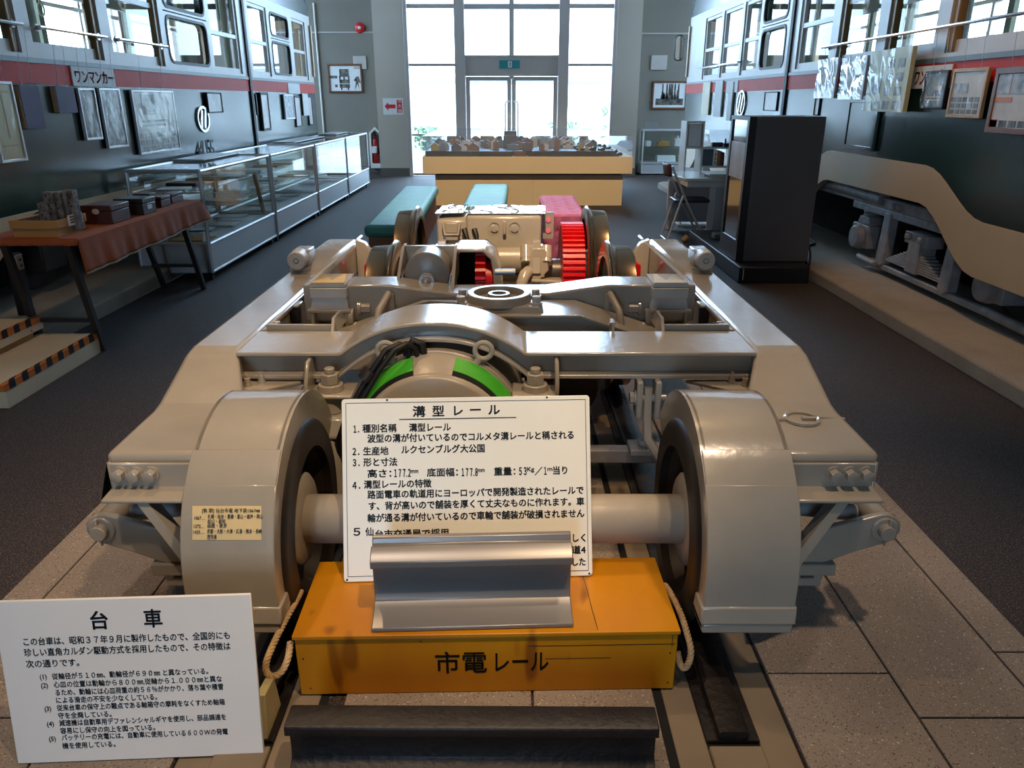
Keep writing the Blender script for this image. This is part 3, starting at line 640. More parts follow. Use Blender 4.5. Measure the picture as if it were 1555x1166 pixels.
tram_l = tram('tram', 'dark green and cream tram with vermilion stripe numbered 415, beside the display cases', -1, LX, 12.75, 1.9, lw, [(5.70, 4.60)], [(3.25, 4.16, 1.82), (4.30, 5.20, 1.82), (5.38, 6.24, 1.82), (6.44, 7.32, 1.82)], [9.62])
rw = [(2.6, 3.4, 'wood'), (3.5, 4.2, 'wood'), (4.36, 5.28, 'wood'), (5.44, 6.14, 'wood'), (6.30, 7.04, 'wood'), (7.2, 8.02, 'slim'), (8.36, 9.22, 'gasket'), (9.30, 9.95, 'slim'), (10.05, 10.9, 'slim'), (11.0, 11.9, 'slim')]
tram_r = tram('tram', 'dark green and cream tram with its grey bogie exposed, behind the charcoal cabinet', 1, RX, 12.9, 1.9, rw, [(12.0, 11.0), (7.3, 4.80)], [(4.3, 7.25, 1.81), (9.9, 11.9, 1.81)], [8.20])
# red line of the door on each tram, number and emblem on the left tram
xf = -LX + 0.006
em = MB(); c = U(308, 181, X=xf); oy, oz = c.y, c.z
rg = lambda r, n=36: circ(oy, oz, r, n)
em.ring([(oy + 0.155 * math.cos(a), oz + 0.125 * math.sin(a)) for a in [2 * PI * i / 40 for i in range(40)]], [(oy + 0.13 * math.cos(a), oz + 0.10 * math.sin(a)) for a in [2 * PI * i / 40 for i in range(40)]], 'X', xf - 0.002, xf + 0.012)
for dy in (-0.045, 0.045): em.prism([(oy + dy - 0.05, oz - 0.07), (oy + dy - 0.015, oz - 0.095), (oy + dy + 0.045, oz + 0.075), (oy + dy + 0.01, oz + 0.10)], 'X', xf, xf + 0.012)
em.build('emblem', M['emblem_metal'], tram_l)
p = U(302, 249, X=xf)
text_mesh([('415', 0, 0, 0.25, -0.42)], 'number', M['ink'], tram_l, plane_m((xf + 0.012, U(301, 240, X=xf).y, U(301, 243, X=xf).z), (0, 1, 0), (0, 0, 1)), 0.003)
xf = RX - 0.006; c = U(1126, 157, X=xf); oy, oz = c.y, c.z; em = MB()
em.ring([(oy + 0.17 * math.cos(a), oz + 0.15 * math.sin(a)) for a in [2 * PI * i / 40 for i in range(40)]], [(oy + 0.145 * math.cos(a), oz + 0.125 * math.sin(a)) for a in [2 * PI * i / 40 for i in range(40)]], 'X', xf - 0.012, xf + 0.002)
for dy in (-0.05, 0.05): em.prism([(oy + dy + 0.05, oz - 0.09), (oy + dy + 0.015, oz - 0.11), (oy + dy - 0.045, oz + 0.09), (oy + dy - 0.01, oz + 0.115)], 'X', xf - 0.012, xf)
em.build('emblem', M['emblem_metal'], tram_r)
# driver's mirror on the right tram
mr = MB(); c = U(1031, 73, Y=13.3); mr.prism(rrect(c.x - 0.075, c.x + 0.075, c.z - 0.19, c.z + 0.19, 0.06), 'Y', 13.27, 13.32); mo = mr.build('mirror', M['tram_green'], tram_r, bevel=0.01)
mr = MB(); mr.prism(rrect(c.x - 0.062, c.x + 0.062, c.z - 0.175, c.z + 0.175, 0.05), 'Y', 13.262, 13.271); mr.build('mirror_glass', M['chrome'], mo, smooth=False)
mr = MB(); mr.tube([(c.x + 0.06, 13.3, c.z + 0.1), (c.x + 0.2, 13.25, c.z + 0.12), (c.x + 0.30, 13.2, c.z + 0.12)], 0.012, 8); mr.build('mirror_arm', M['alu'], mo)
# ---- exposed bogie of the right tram
xo = RX + 0.10
q = MB(); q.box(xo, xo + 0.05, 4.2, 8.6, 0.60, 0.68); q.box(xo, xo + 0.12, 4.5, 6.5, 0.545, 0.60); q.build('bogie_side_bar', M['under'], tram_r, bevel=0.008)
for y in (4.92, 5.85):
    q = MB(); q.prism([(y - 0.05, 0.58), (y + 0.05, 0.58), (y + 0.09, 0.20), (y + 0.02, 0.17), (y - 0.04, 0.20)], 'X', xo - 0.01, xo + 0.06); q.build('pedestal', M['under'], tram_r, bevel=0.008)
for y0 in (4.45, 6.25):
    q = MB(); s_ = -1 if y0 < 6 else 1
    q.box(xo - 0.02, xo + 0.16, y0 - 0.15, y0 + 0.15, 0.26, 0.44); q.prism([(y0 - 0.12, 0.44), (y0 + 0.12, 0.44), (y0 + 0.08, 0.50), (y0 - 0.08, 0.50)], 'X', xo, xo + 0.14)
    q.lathe([(-0.05, 0), (-0.05, 0.085), (0.0, 0.10), (0.05, 0.10)], (xo - 0.02, y0, 0.34), 'X', 24); q.build('axle_box', M['under'], tram_r, bevel=0.008)
    q = MB(); q.tube([(xo + 0.06 + 0.055 * math.cos(a), y0 + 0.055 * math.sin(a), 0.48 + 0.12 * a / (10 * PI)) for a in [i * PI / 6 for i in range(61)]], 0.011, 6); q.build('coil_spring', M['under'], tram_r)
    q = MB(); q.lathe([(0, 0.12), (0, 0.31), (0.06, 0.32), (0.09, 0.33), (0.09, 0.12)], (xo + 0.20, y0, 0.46), 'X', 36); q.build('wheel', M['grime'], tram_r)
q = MB()
for k in range(9): hw = 0.42 - 0.042 * k; q.prism([(5.38 - hw, 0.235 + 0.016 * k + 0.05 * 0), (5.38 + hw, 0.235 + 0.016 * k), (5.38 + hw, 0.248 + 0.016 * k), (5.38 - hw, 0.248 + 0.016 * k)], 'X', xo + 0.0, xo + 0.09)
q.box(xo - 0.015, xo + 0.105, 5.30, 5.46, 0.225, 0.44); q.build('leaf_spring', M['under'], tram_r, bevel=0.002, seg=1)
q = MB(); q.box(xo - 0.01, xo + 0.11, 5.22, 5.54, 0.42, 0.50); 
q.build('spring_seat', M['under'], tram_r, bevel=0.004, seg=1)
for x, y, z in ((xo - 0.01, 5.29, 0.47), (xo - 0.01, 5.47, 0.47), (xo, 5.0, 0.64), (xo, 5.08, 0.64), (xo, 5.68, 0.64), (xo, 5.76, 0.64)): q = MB(); q.hexbolt((x, y, z), (-1, 0, 0), 0.022, 0.03); q.build('bolt', M['under'], tram_r)
q = MB(); q.box(xo + 0.0, xo + 0.05, 4.0, 6.1, 0.155, 0.195); q.tube([(xo - 0.02, 5.9, 0.18), (xo - 0.02, 6.2, 0.19)], 0.025, 8); q.tube([(xo + 0.02, 4.0, 0.17), (xo + 0.02, 4.5, 0.18)], 0.03, 8); q.build('tie_bar', M['under'], tram_r, bevel=0.006)
q = MB(); q.tube([(xo + 0.02, 6.0, 0.66), (xo + 0.02, 7.4, 0.68)], 0.05, 10); q.build('brake_pipe', M['under'], tram_r)
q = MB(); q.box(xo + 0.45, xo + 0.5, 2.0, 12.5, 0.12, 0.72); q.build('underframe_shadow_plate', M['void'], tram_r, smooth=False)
q = MB(); q.lathe([(0, 0.15), (0, 0.30), (0.05, 0.33), (0.12, 0.34), (0.12, 0.15)], (xo + 0.04, 3.75, 0.45), 'X', 36); q.build('wheel', M['under'], tram_r)
for o_ in (tram_l,):
    xq = -LX - 0.10
    q = MB(); q.box(xq - 0.05, xq, 2.2, 6.8, 0.55, 0.65); q.build('bogie_side_bar', M['grime'], o_, bevel=0.008)
    for y0 in (3.6, 5.25):
        q = MB(); q.lathe([(0, 0.1), (0, 0.31), (-0.06, 0.32), (-0.09, 0.33), (-0.09, 0.1)], (xq - 0.12, y0, 0.46), 'X', 36); q.build('wheel', M['grime'], o_)
        q = MB(); q.box(xq - 0.1, xq + 0.02, y0 - 0.14, y0 + 0.14, 0.28, 0.5); q.build('axle_box', M['grime'], o_, bevel=0.01)
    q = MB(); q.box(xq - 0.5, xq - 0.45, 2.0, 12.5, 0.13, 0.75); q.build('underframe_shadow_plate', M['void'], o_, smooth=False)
# ================================================================ the bogie
def loft(mb, st):
    """stations: 4 corner points each"""
    V = [[mb.bm.verts.new(p) for p in q] for q in st]; fs = [mb.bm.faces.new(V[0][::-1]), mb.bm.faces.new(V[-1])]
    for a, b in zip(V[:-1], V[1:]):
        for i in range(4): fs.append(mb.bm.faces.new((a[i], a[(i + 1) % 4], b[(i + 1) % 4], b[i])))
    bmesh.ops.recalc_face_normals(mb.bm, faces=fs)
def wheel(par, s, xin, y, z, Rw, w_=0.128, xc=XT, tm='steel', fm='steel_d', dish=0.0):
    o = (xc + s * xin, y, z); q = lambda L: [(s * t, r) for t, r in L]
    m = MB(); D = dish; m.lathe(q([(-0.03 + D, 0.055), (-0.03 + D, 0.10), (0.0 + D, 0.115), (0.035 + D * 0.6, 0.13), (0.045 + D * 0.4, Rw - 0.075), (0.02, Rw - 0.05), (0.11, Rw - 0.05), (0.085, Rw - 0.075), (0.075, 0.13), (0.12, 0.11), (0.12, 0.055)]), o, 'X', 48)
    wd = m.build('wheel', M[fm], par)
    m = MB(); m.lathe(q([(0.0, Rw - 0.052), (0.0, Rw + 0.010), (0.007, Rw + 0.022), (0.017, Rw + 0.027), (0.027, Rw + 0.019), (0.034, Rw + 0.006), (0.042, Rw + 0.001), (w_ - 0.006, Rw - 0.004), (w_, Rw - 0.010), (w_, Rw - 0.052), (0.0, Rw - 0.052)]), o, 'X', 72)
    m.build('tyre', M[tm], wd); return wd
AX1, AX2, ZB = 1.855, 3.655, 0.034
Z1, Z2 = ZB + 0.257, ZB + 0.345
bog = thing('tram_bogie', 'taupe painted tram bogie on the floor rails behind the signs and yellow box', 'tram bogie', (XT, 2.75, ZB))
P = M['paint']
for s in (-1, 1):
    c = lambda v: XT + s * v
    # side beam, lofted: low front end, ramp, long level part, stepped far end
    mb = MB(); st = []
    for y, vi, vo, zb, zt in ((1.79, 0.735, 1.008, 0.44, 0.522), (2.06, 0.735, 1.008, 0.435, 0.528), (2.11, 0.745, 1.008, 0.435, 0.534), (2.34, 0.832, 1.008, 0.43, 0.612), (2.40, 0.838, 1.008, 0.43, 0.622), (3.55, 0.836, 1.008, 0.43, 0.622)):
        st.append([(c(vi), y, zb), (c(vo), y, zb), (c(vo), y, zt), (c(vi), y, zt)])
    loft(mb, st); beam = mb.build('side_beam', P, bog, bevel=0.018, seg=3, sharp=7)
    mb = MB(); st = []
    for y, vi, vo, zb, zt in ((3.50, 0.836, 1.008, 0.43, 0.615), (3.62, 0.800, 0.99, 0.46, 0.66), (4.20, 0.79, 0.975, 0.48, 0.665), (4.26, 0.79, 0.97, 0.48, 0.65)):
        st.append([(c(vi), y, zb), (c(vo), y, zb), (c(vo), y, zt), (c(vi), y, zt)])
    loft(mb, st); mb.build('beam_end', P, beam, bevel=0.03, seg=3)
    # weld bead line along inner edge
    mb = MB(); mb.box(c(0.822), c(0.838), 2.6, 3.35, 0.600, 0.618)
    for k in range(3): mb.box(c(0.80), c(0.836), 2.63 + k * 0.03, 2.648 + k * 0.03, 0.606, 0.6205)
    mb.box(c(0.80), c(0.826), 2.95, 3.03, 0.604, 0.615); mb.build('weld_pads', P, beam, bevel=0.005)
    if s > 0:
        mb = MB(); mb.tube([(c(0.875), 2.0, 0.531)] + [(c(0.875) + 0.045 * math.cos(a), 2.0 + 0.045 * math.sin(a), 0.531) for a in [2 * PI * i / 20 for i in range(21)]], 0.007, 6)
        mb.tube([(c(0.735), 1.99, 0.528), (c(0.83), 1.995, 0.531)], 0.009, 6); mb.tube([(c(0.92), 2.01, 0.531), (c(1.005), 2.02, 0.52)], 0.006, 6); mb.build('weld_ring', P, beam)
    # angle bracket with three bolts at the front end
    mb = MB(); mb.prism([(1.785, 0.500), (1.785, 0.435), (1.71, 0.428), (1.71, 0.418), (1.775, 0.420), (1.775, 0.500)][::-1], 'X', c(0.70), c(0.995)); br = mb.build('front_angle', P, bog, bevel=0.004)
    for v in (0.885, 0.926, 0.967):
        mb = MB(); mb.hexbolt((c(v), 1.776, 0.472), (0, -1, 0), 0.0165, 0.028); mb.build('bolt', P, br)
    mb = MB(); mb.hexa([(c(0.915), 1.72, 0.425), (c(0.925), 1.75, 0.425), (c(0.745), 1.70, 0.155), (c(0.735), 1.67, 0.155)] if s < 0 else [(c(0.735), 1.67, 0.155), (c(0.745), 1.70, 0.155), (c(0.925), 1.75, 0.425), (c(0.915), 1.72, 0.425)],
                       [(c(0.885), 1.72, 0.425), (c(0.895), 1.77, 0.425), (c(0.715), 1.73, 0.165), (c(0.705), 1.67, 0.165)] if s < 0 else [(c(0.705), 1.67, 0.165), (c(0.715), 1.73, 0.165), (c(0.895), 1.77, 0.425), (c(0.885), 1.72, 0.425)])
    bmesh.ops.recalc_face_normals(mb.bm, faces=mb.bm.faces[:]); mb.build('diagonal_strap', P, bog)
    # brake lever with pin and shoe below
    yb = 1.775; px = [(0.72, 0.20), (0.90, 0.20), (0.98, 0.235)] + [(1.045 + 0.045 * math.cos(a), 0.305 + 0.045 * math.sin(a)) for a in [math.radians(d) for d in (-70, -40, -10, 20, 50, 80, 105)]] + [(0.72, 0.255)]
    mb = MB(); mb.prism([(c(v), z) for v, z in px], 'Y', yb, yb + 0.022); lv = mb.build('brake_lever', P, bog, bevel=0.004)
    mb = MB(); mb.cyl((c(1.045), yb + 0.02, 0.308), (c(1.045), yb + 0.12, 0.308), 0.036, 20); mb.cyl((c(1.045), yb - 0.006, 0.305), (c(1.045), yb + 0.01, 0.305), 0.036, 20); mb.build('pin_boss', P, lv, bevel=0.004)
    mb = MB(); mb.cyl((c(1.045), yb - 0.028, 0.305), (c(1.045), yb + 0.14, 0.305), 0.021, 16); mb.tube([(c(1.05), yb - 0.018, 0.345), (c(1.044), yb - 0.016, 0.265)], 0.004, 6); mb.build('pin', P, lv, bevel=0.002)
    mb = MB(); mb.tube([(c(1.0), yb + 0.08, 0.31), (c(0.70), yb + 0.10, 0.33)], 0.023, 12); mb.build('brake_rod', M['under'], bog)
    mb = MB(); mb.box(c(0.70), c(0.93), yb - 0.01, yb + 0.08, 0.165, 0.20); mb.box(c(0.70), c(0.90), yb, yb + 0.07, 0.125, 0.150)
    for v in (0.76, 0.83, 0.89): mb.box(c(v - 0.012), c(v + 0.012), yb, yb + 0.07, 0.145, 0.17)
    mb.build('brake_shoe', P, lv, bevel=0.003)
    mb = MB(); mb.prism([(1.80, 0.43), (2.1, 0.43), (2.02, 0.22), (1.84, 0.22)], 'X', c(0.74), c(0.80)); mb.lathe([(0, 0), (0, 0.05), (0.035, 0.05), (0.035, 0)] if s > 0 else [(0, 0), (0, 0.05), (-0.035, 0.05), (-0.035, 0)], (c(0.80), 1.9, 0.31), 'X', 20); mb.build('hanger_plate', P, bog, bevel=0.006)
    mb = MB(); mb.box(c(0.74), c(0.90), 1.86, 2.2, 0.36, 0.43); mb.build('beam_foot', M['under'], beam, bevel=0.01)
    # fender: banded outer cover, inner plate with wheel cut-out
    cy, cz, Rf = 1.875, 0.295, 0.347
    arc = [(cy + Rf * math.cos(a), cz + Rf * math.sin(a)) for a in [math.radians(d) for d in range(28, 181, 8)]]
    af = lambda r, a0, a1, st=6: [(cy + r * math.cos(a), cz + r * math.sin(a)) for a in [math.radians(d) for d in range(a0, a1 + 1, st)]]
    prof = arc + [(1.527, 0.245)]; inn = af(Rf - 0.012, 28, 180, 8) + [(1.539, 0.245)]
    mb = MB(); mb.strip(prof, inn, 'X', c(0.512), c(0.724)); fe = mb.build('fender', P, bog, bevel=0.003)
    mb = MB(); mb.strip(af(Rf + 0.004, 124, 142, 3), af(Rf - 0.004, 124, 142, 3), 'X', c(0.510), c(0.726)); mb.build('lap_plate', P, fe, bevel=0.002)
    mb = MB(); mb.strip(af(Rf + 0.007, 139, 181) + [(1.520, 0.24)], af(Rf - 0.004, 139, 181) + [(1.533, 0.24)], 'X', c(0.507), c(0.727)); mb.build('front_plate', P, fe, bevel=0.003)
    mb = MB(); mb.prism([(1.517, 0.247), (1.511, 0.200), (1.60, 0.200), (1.59, 0.247)], 'X', c(0.502), c(0.731)); mb.build('foot_block', P, fe, bevel=0.005)
    mb = MB(); mb.box(c(0.508), c(0.726), 1.516, 1.60, 0.172, 0.199); mb.build('foot_strip', P, fe, bevel=0.005)
    io = arc + [(1.527, 0.18)]; Ri = 0.265
    ii = [(cy + 0.01 + Ri * math.cos(a), cz - 0.005 + Ri * math.sin(a)) for a in [math.radians(d) for d in range(28, 181, 8)]] + [(1.605, 0.18)]
    mb = MB(); mb.strip(io, ii, 'X', c(0.508), c(0.522)); mb.build('inner_plate', P, fe)
    mb = MB(); mb.strip(io, [(cy + 0.01 + 0.30 * math.cos(a), cz + 0.30 * math.sin(a)) for a in [math.radians(d) for d in range(28, 181, 8)]] + [(1.575, 0.18)], 'X', c(0.712), c(0.722)); mb.build('outer_plate', P, fe)
    wheel(bog, s, 0.495, AX1, Z1, 0.255, tm='grime', fm='grime', dish=0.07); wheel(bog, s, 0.495, AX2, Z2, 0.345)
# front axle with hub collars
for AY, AZ, nm in ((AX1, Z1, 'axle'), (AX2, Z2, 'axle')):
    mb = MB(); mb.lathe([(-0.63, 0.0), (-0.63, 0.052), (-0.58, 0.055), (-0.56, 0.068), (0.56, 0.068), (0.58, 0.055), (0.63, 0.052), (0.63, 0)], (XT, AY, AZ), 'X', 32); ax = mb.build(nm, M['paint_b'], bog)
    for s in (-1, 1):
        mb = MB(); mb.lathe([(s * 0.515, 0.068), (s * 0.517, 0.118), (s * 0.525, 0.128), (s * 0.545, 0.132), (s * 0.56, 0.132), (s * 0.56, 0.068)], (XT, AY, AZ), 'X', 40); mb.build('hub_collar', M['paint_b'], ax)
# front transom with the arch over the motor
XA = -0.255
def bump(x, w_): u = abs((x - XA) / w_); return max(0.0, 1 - u ** 2.3) if u < 1 else 0.0
xs = [XT - 0.838, XT - 0.6] + [XA - 0.31 + 0.62 * i / 40 for i in range(41)] + [XT + 0.35, XT + 0.838]
zt = lambda x: 0.620 + 0.100 * bump(x, 0.298); zb = lambda x: 0.532 + 0.125 * bump(x, 0.31)
mb = MB(); mb.strip([(x, zt(x)) for x in xs], [(x, zt(x) - 0.014) for x in xs], 'Y', 2.33, 2.575); tr = mb.build('front_transom', P, bog, bevel=0.004)
mb = MB(); mb.strip([(x, zt(x) - 0.01) for x in xs], [(x, zb(x)) for x in xs], 'Y', 2.375, 2.39); mb.build('front_web', P, tr)
mb = MB(); mb.strip([(x, zb(x) + 0.010) for x in xs], [(x, zb(x) - 0.004) for x in xs], 'Y', 2.335, 2.42); mb.build('bottom_lip', P, tr, bevel=0.003)
mb = MB(); mb.strip([(x, zt(x) - 0.01) for x in xs], [(x, zb(x) - 0.02) for x in xs], 'Y', 2.55, 2.565); mb.build('rear_web', P, tr)
for s in (-1, 1):
    c = lambda v: XT + s * v
    mb = MB(); mb.prism([(c(0.80), 2.36), (c(0.845), 2.36), (c(0.845), 2.20), (c(0.83), 2.20), (c(0.62), 2.36)], 'Z', 0.505, 0.518); gp = mb.build('corner_gusset', P, tr, bevel=0.003)
    for v, y in ((0.80, 2.30), (0.825, 2.25), (0.765, 2.33)):
        mb = MB(); mb.hexbolt((c(v), y, 0.517), (0, 0, 1), 0.010, 0.028); mb.cyl((c(v), y, 0.54), (c(v), y, 0.556), 0.005, 8); mb.build('bolt', P, gp)
# motor mounting brackets with big bolts
for x, sgn in ((-0.585, -1), (0.075, 1)):
    mb = MB()
    xa, xb = (x - 0.075, x - 0.062) if sgn < 0 else (x + 0.062, x + 0.075)
    mb.prism([(2.375, 0.605), (2.30, 0.600), (2.255, 0.535), (2.255, 0.498), (2.375, 0.498)], 'X', xa, xb)
    mb.box(x - 0.075, x + 0.075, 2.25, 2.38, 0.488, 0.502); b = mb.build('motor_bracket', P, bog, bevel=0.006)
    mb = MB(); mb.cyl((x, 2.305, 0.50), (x, 2.305, 0.525), 0.040, 24); mb.build('washer', P, b, bevel=0.003)
    mb = MB(); mb.tube([(x, 2.305, 0.525), (x, 2.305, 0.56)], 0.031, 6); mb.cyl((x, 2.305, 0.56), (x, 2.305, 0.578), 0.017, 14); mb.build('nut', P, b, bevel=0.003)
    mb = MB(); mb.cyl((x, 2.305, 0.43), (x, 2.305, 0.49), 0.042, 20); mb.build('spacer', P, b, bevel=0.004)
    mb = MB(); mb.hexa([(x - 0.07, 2.22, 0.36), (x + 0.09, 2.22, 0.36), (x + 0.09, 2.45, 0.36), (x - 0.07, 2.45, 0.36)], [(x - 0.05, 2.24, 0.43), (x + 0.05, 2.24, 0.43), (x + 0.05, 2.42, 0.43), (x - 0.05, 2.42, 0.43)]); mb.build('motor_lug', P, b, bevel=0.01)
# traction motor
mx, mz = -0.245, 0.345
mb = MB(); mb.lathe([(0.0, 0.245), (0.06, 0.278), (0.09, 0.284), (0.30, 0.286), (0.72, 0.28), (0.80, 0.22), (0.80, 0)], (mx, 2.22, mz), 'Y', 64); mo = mb.build('motor', M['paint_b'], bog)
mb = MB(); mb.lathe([(-0.02, 0.0), (-0.02, 0.228), (-0.012, 0.240), (0.0, 0.245), (0.01, 0.245), (0.01, 0)], (mx, 2.215, mz), 'Y', 64); mb.build('end_cover', M['paint_b'], mo)
mb = MB(); mb.lathe([(0.0, 0.284), (0.004, 0.2895), (0.022, 0.2895), (0.026, 0.284)], (mx, 2.305, mz), 'Y', 64); mb.build('drum_band', M['paint_b'], mo)
for a0, a1 in ((17, 76), (104, 163)):
    r0, r1 = math.radians(a0), math.radians(a1)
    mb = MB(); mb.lathe([(0.0, 0.247), (0.058, 0.2795), (0.060, 0.2725), (0.003, 0.243), (0.0, 0.247)], (mx, 2.216, mz), 'Y', 30, r0, r1); vs = mb.build('vent_slot', M['void'], mo)
    mb = MB(); mb.lathe([(0.016, 0.2575), (0.066, 0.2845), (0.068, 0.276), (0.018, 0.249), (0.016, 0.2575)], (mx, 2.214, mz), 'Y', 30, r0, r1); mb.build('vent_strip', M['green_slot'], vs)
for ang in (62, 118):
    a = math.radians(ang); p = Vector((mx + 0.288 * math.cos(a), 2.37, mz + 0.288 * math.sin(a))); n = Vector((math.cos(a), 0, math.sin(a)))
    p.y = 2.30
    mb = MB(); cc = p + n * 0.042; t_ = Vector((-n.z, 0, n.x))
    mb.tube([cc + (t_ * math.cos(q) + n * math.sin(q)) * 0.027 for q in [2 * PI * i / 24 for i in range(24)]], 0.0085, 8, closed=True)
    mb.cyl(p - n * 0.01, p + n * 0.016, 0.012, 12); mb.build('eye_bolt', P, mo)
for k in range(2):
    dx = 0.022 * k
    mb = MB(); mb.tube([(-0.325 + dx, 2.30, 0.595), (-0.325 + dx, 2.29, 0.648), (-0.35 + dx, 2.27, 0.668), (-0.39 + dx * 1.2, 2.25, 0.655), (-0.43 + dx, 2.235, 0.60), (-0.475 + dx, 2.225, 0.53), (-0.52 + dx, 2.22, 0.45), (-0.555 + dx * 0.6, 2.22, 0.36), (-0.565 + dx * 0.4, 2.25, 0.25), (-0.56, 2.4, 0.15)], 0.0095, 10); mb.build('cable', M['rubber'], mo)
mb = MB(); mb.tube([(-0.335, 2.30, 0.62), (-0.31, 2.30, 0.672), (-0.285, 2.30, 0.66), (-0.28, 2.31, 0.615)], 0.013, 10); mb.build('cable', M['rubber'], mo)
mb = MB(); mb.cyl((-0.312, 2.305, 0.60), (-0.312, 2.305, 0.622), 0.02, 14); mb.cyl((-0.28, 2.31, 0.60), (-0.28, 2.31, 0.625), 0.018, 14); mb.build('cable_gland', P, mo)
mb = MB(); mb.tube([(-0.46, 2.232, 0.565), (-0.44, 2.238, 0.592)], 0.024, 10); mb.build('cable_clip', M['grime'], mo)
mb = MB(); mb.tube([(-0.52, 2.75, 0.56), (-0.42, 2.72, 0.645), (-0.30, 2.70, 0.685), (-0.20, 2.70, 0.68), (-0.14, 2.70, 0.655)], 0.012, 10); mb.build('cable', M['rubber'], mo)
# middle transom with centre plate
xs2 = [XT - 0.80, XT - 0.62, XT - 0.42, XT - 0.30, XT + 0.30, XT + 0.42, XT + 0.62, XT + 0.80]; zz = [0.52, 0.535, 0.60, 0.64, 0.64, 0.60, 0.535, 0.52]
mb = MB(); mb.strip(list(zip(xs2, zz)), [(x, z - 0.014) for x, z in zip(xs2, zz)], 'Y', 2.71, 2.945); mt = mb.build('middle_transom', P, bog, bevel=0.004)
mb = MB(); mb.strip([(x, z - 0.01) for x, z in zip(xs2, zz)], [(x, 0.42) for x in xs2], 'Y', 2.735, 2.75); mb.build('front_web', P, mt)
mb = MB(); mb.hexa([(XT - 0.17, 2.74, 0.638), (XT + 0.17, 2.74, 0.638), (XT + 0.17, 2.97, 0.638), (XT - 0.17, 2.97, 0.638)], [(XT - 0.15, 2.75, 0.662), (XT + 0.15, 2.75, 0.662), (XT + 0.15, 2.97, 0.662), (XT - 0.15, 2.97, 0.662)]); cp = mb.build('centre_plate', P, bog, bevel=0.004)
mb = MB(); mb.lathe([(0.0, 0.125), (0.03, 0.122), (0.034, 0.118), (0.034, 0.098), (0.030, 0.095), (0.008, 0.092), (0.008, 0.045), (0.028, 0.043), (0.030, 0.041), (0.030, 0.029), (0.0, 0.027)], (XT, 2.86, 0.658), 'Z', 48); mb.build('bearing_ring', P, cp)
for sx in (-1, 1):
    for y in (2.79, 2.90):
        mb = MB(); mb.hexbolt((XT + sx * 0.142, y, 0.662), (0, 0, 1), 0.018, 0.03); mb.build('bolt', M['paint_w'], cp)
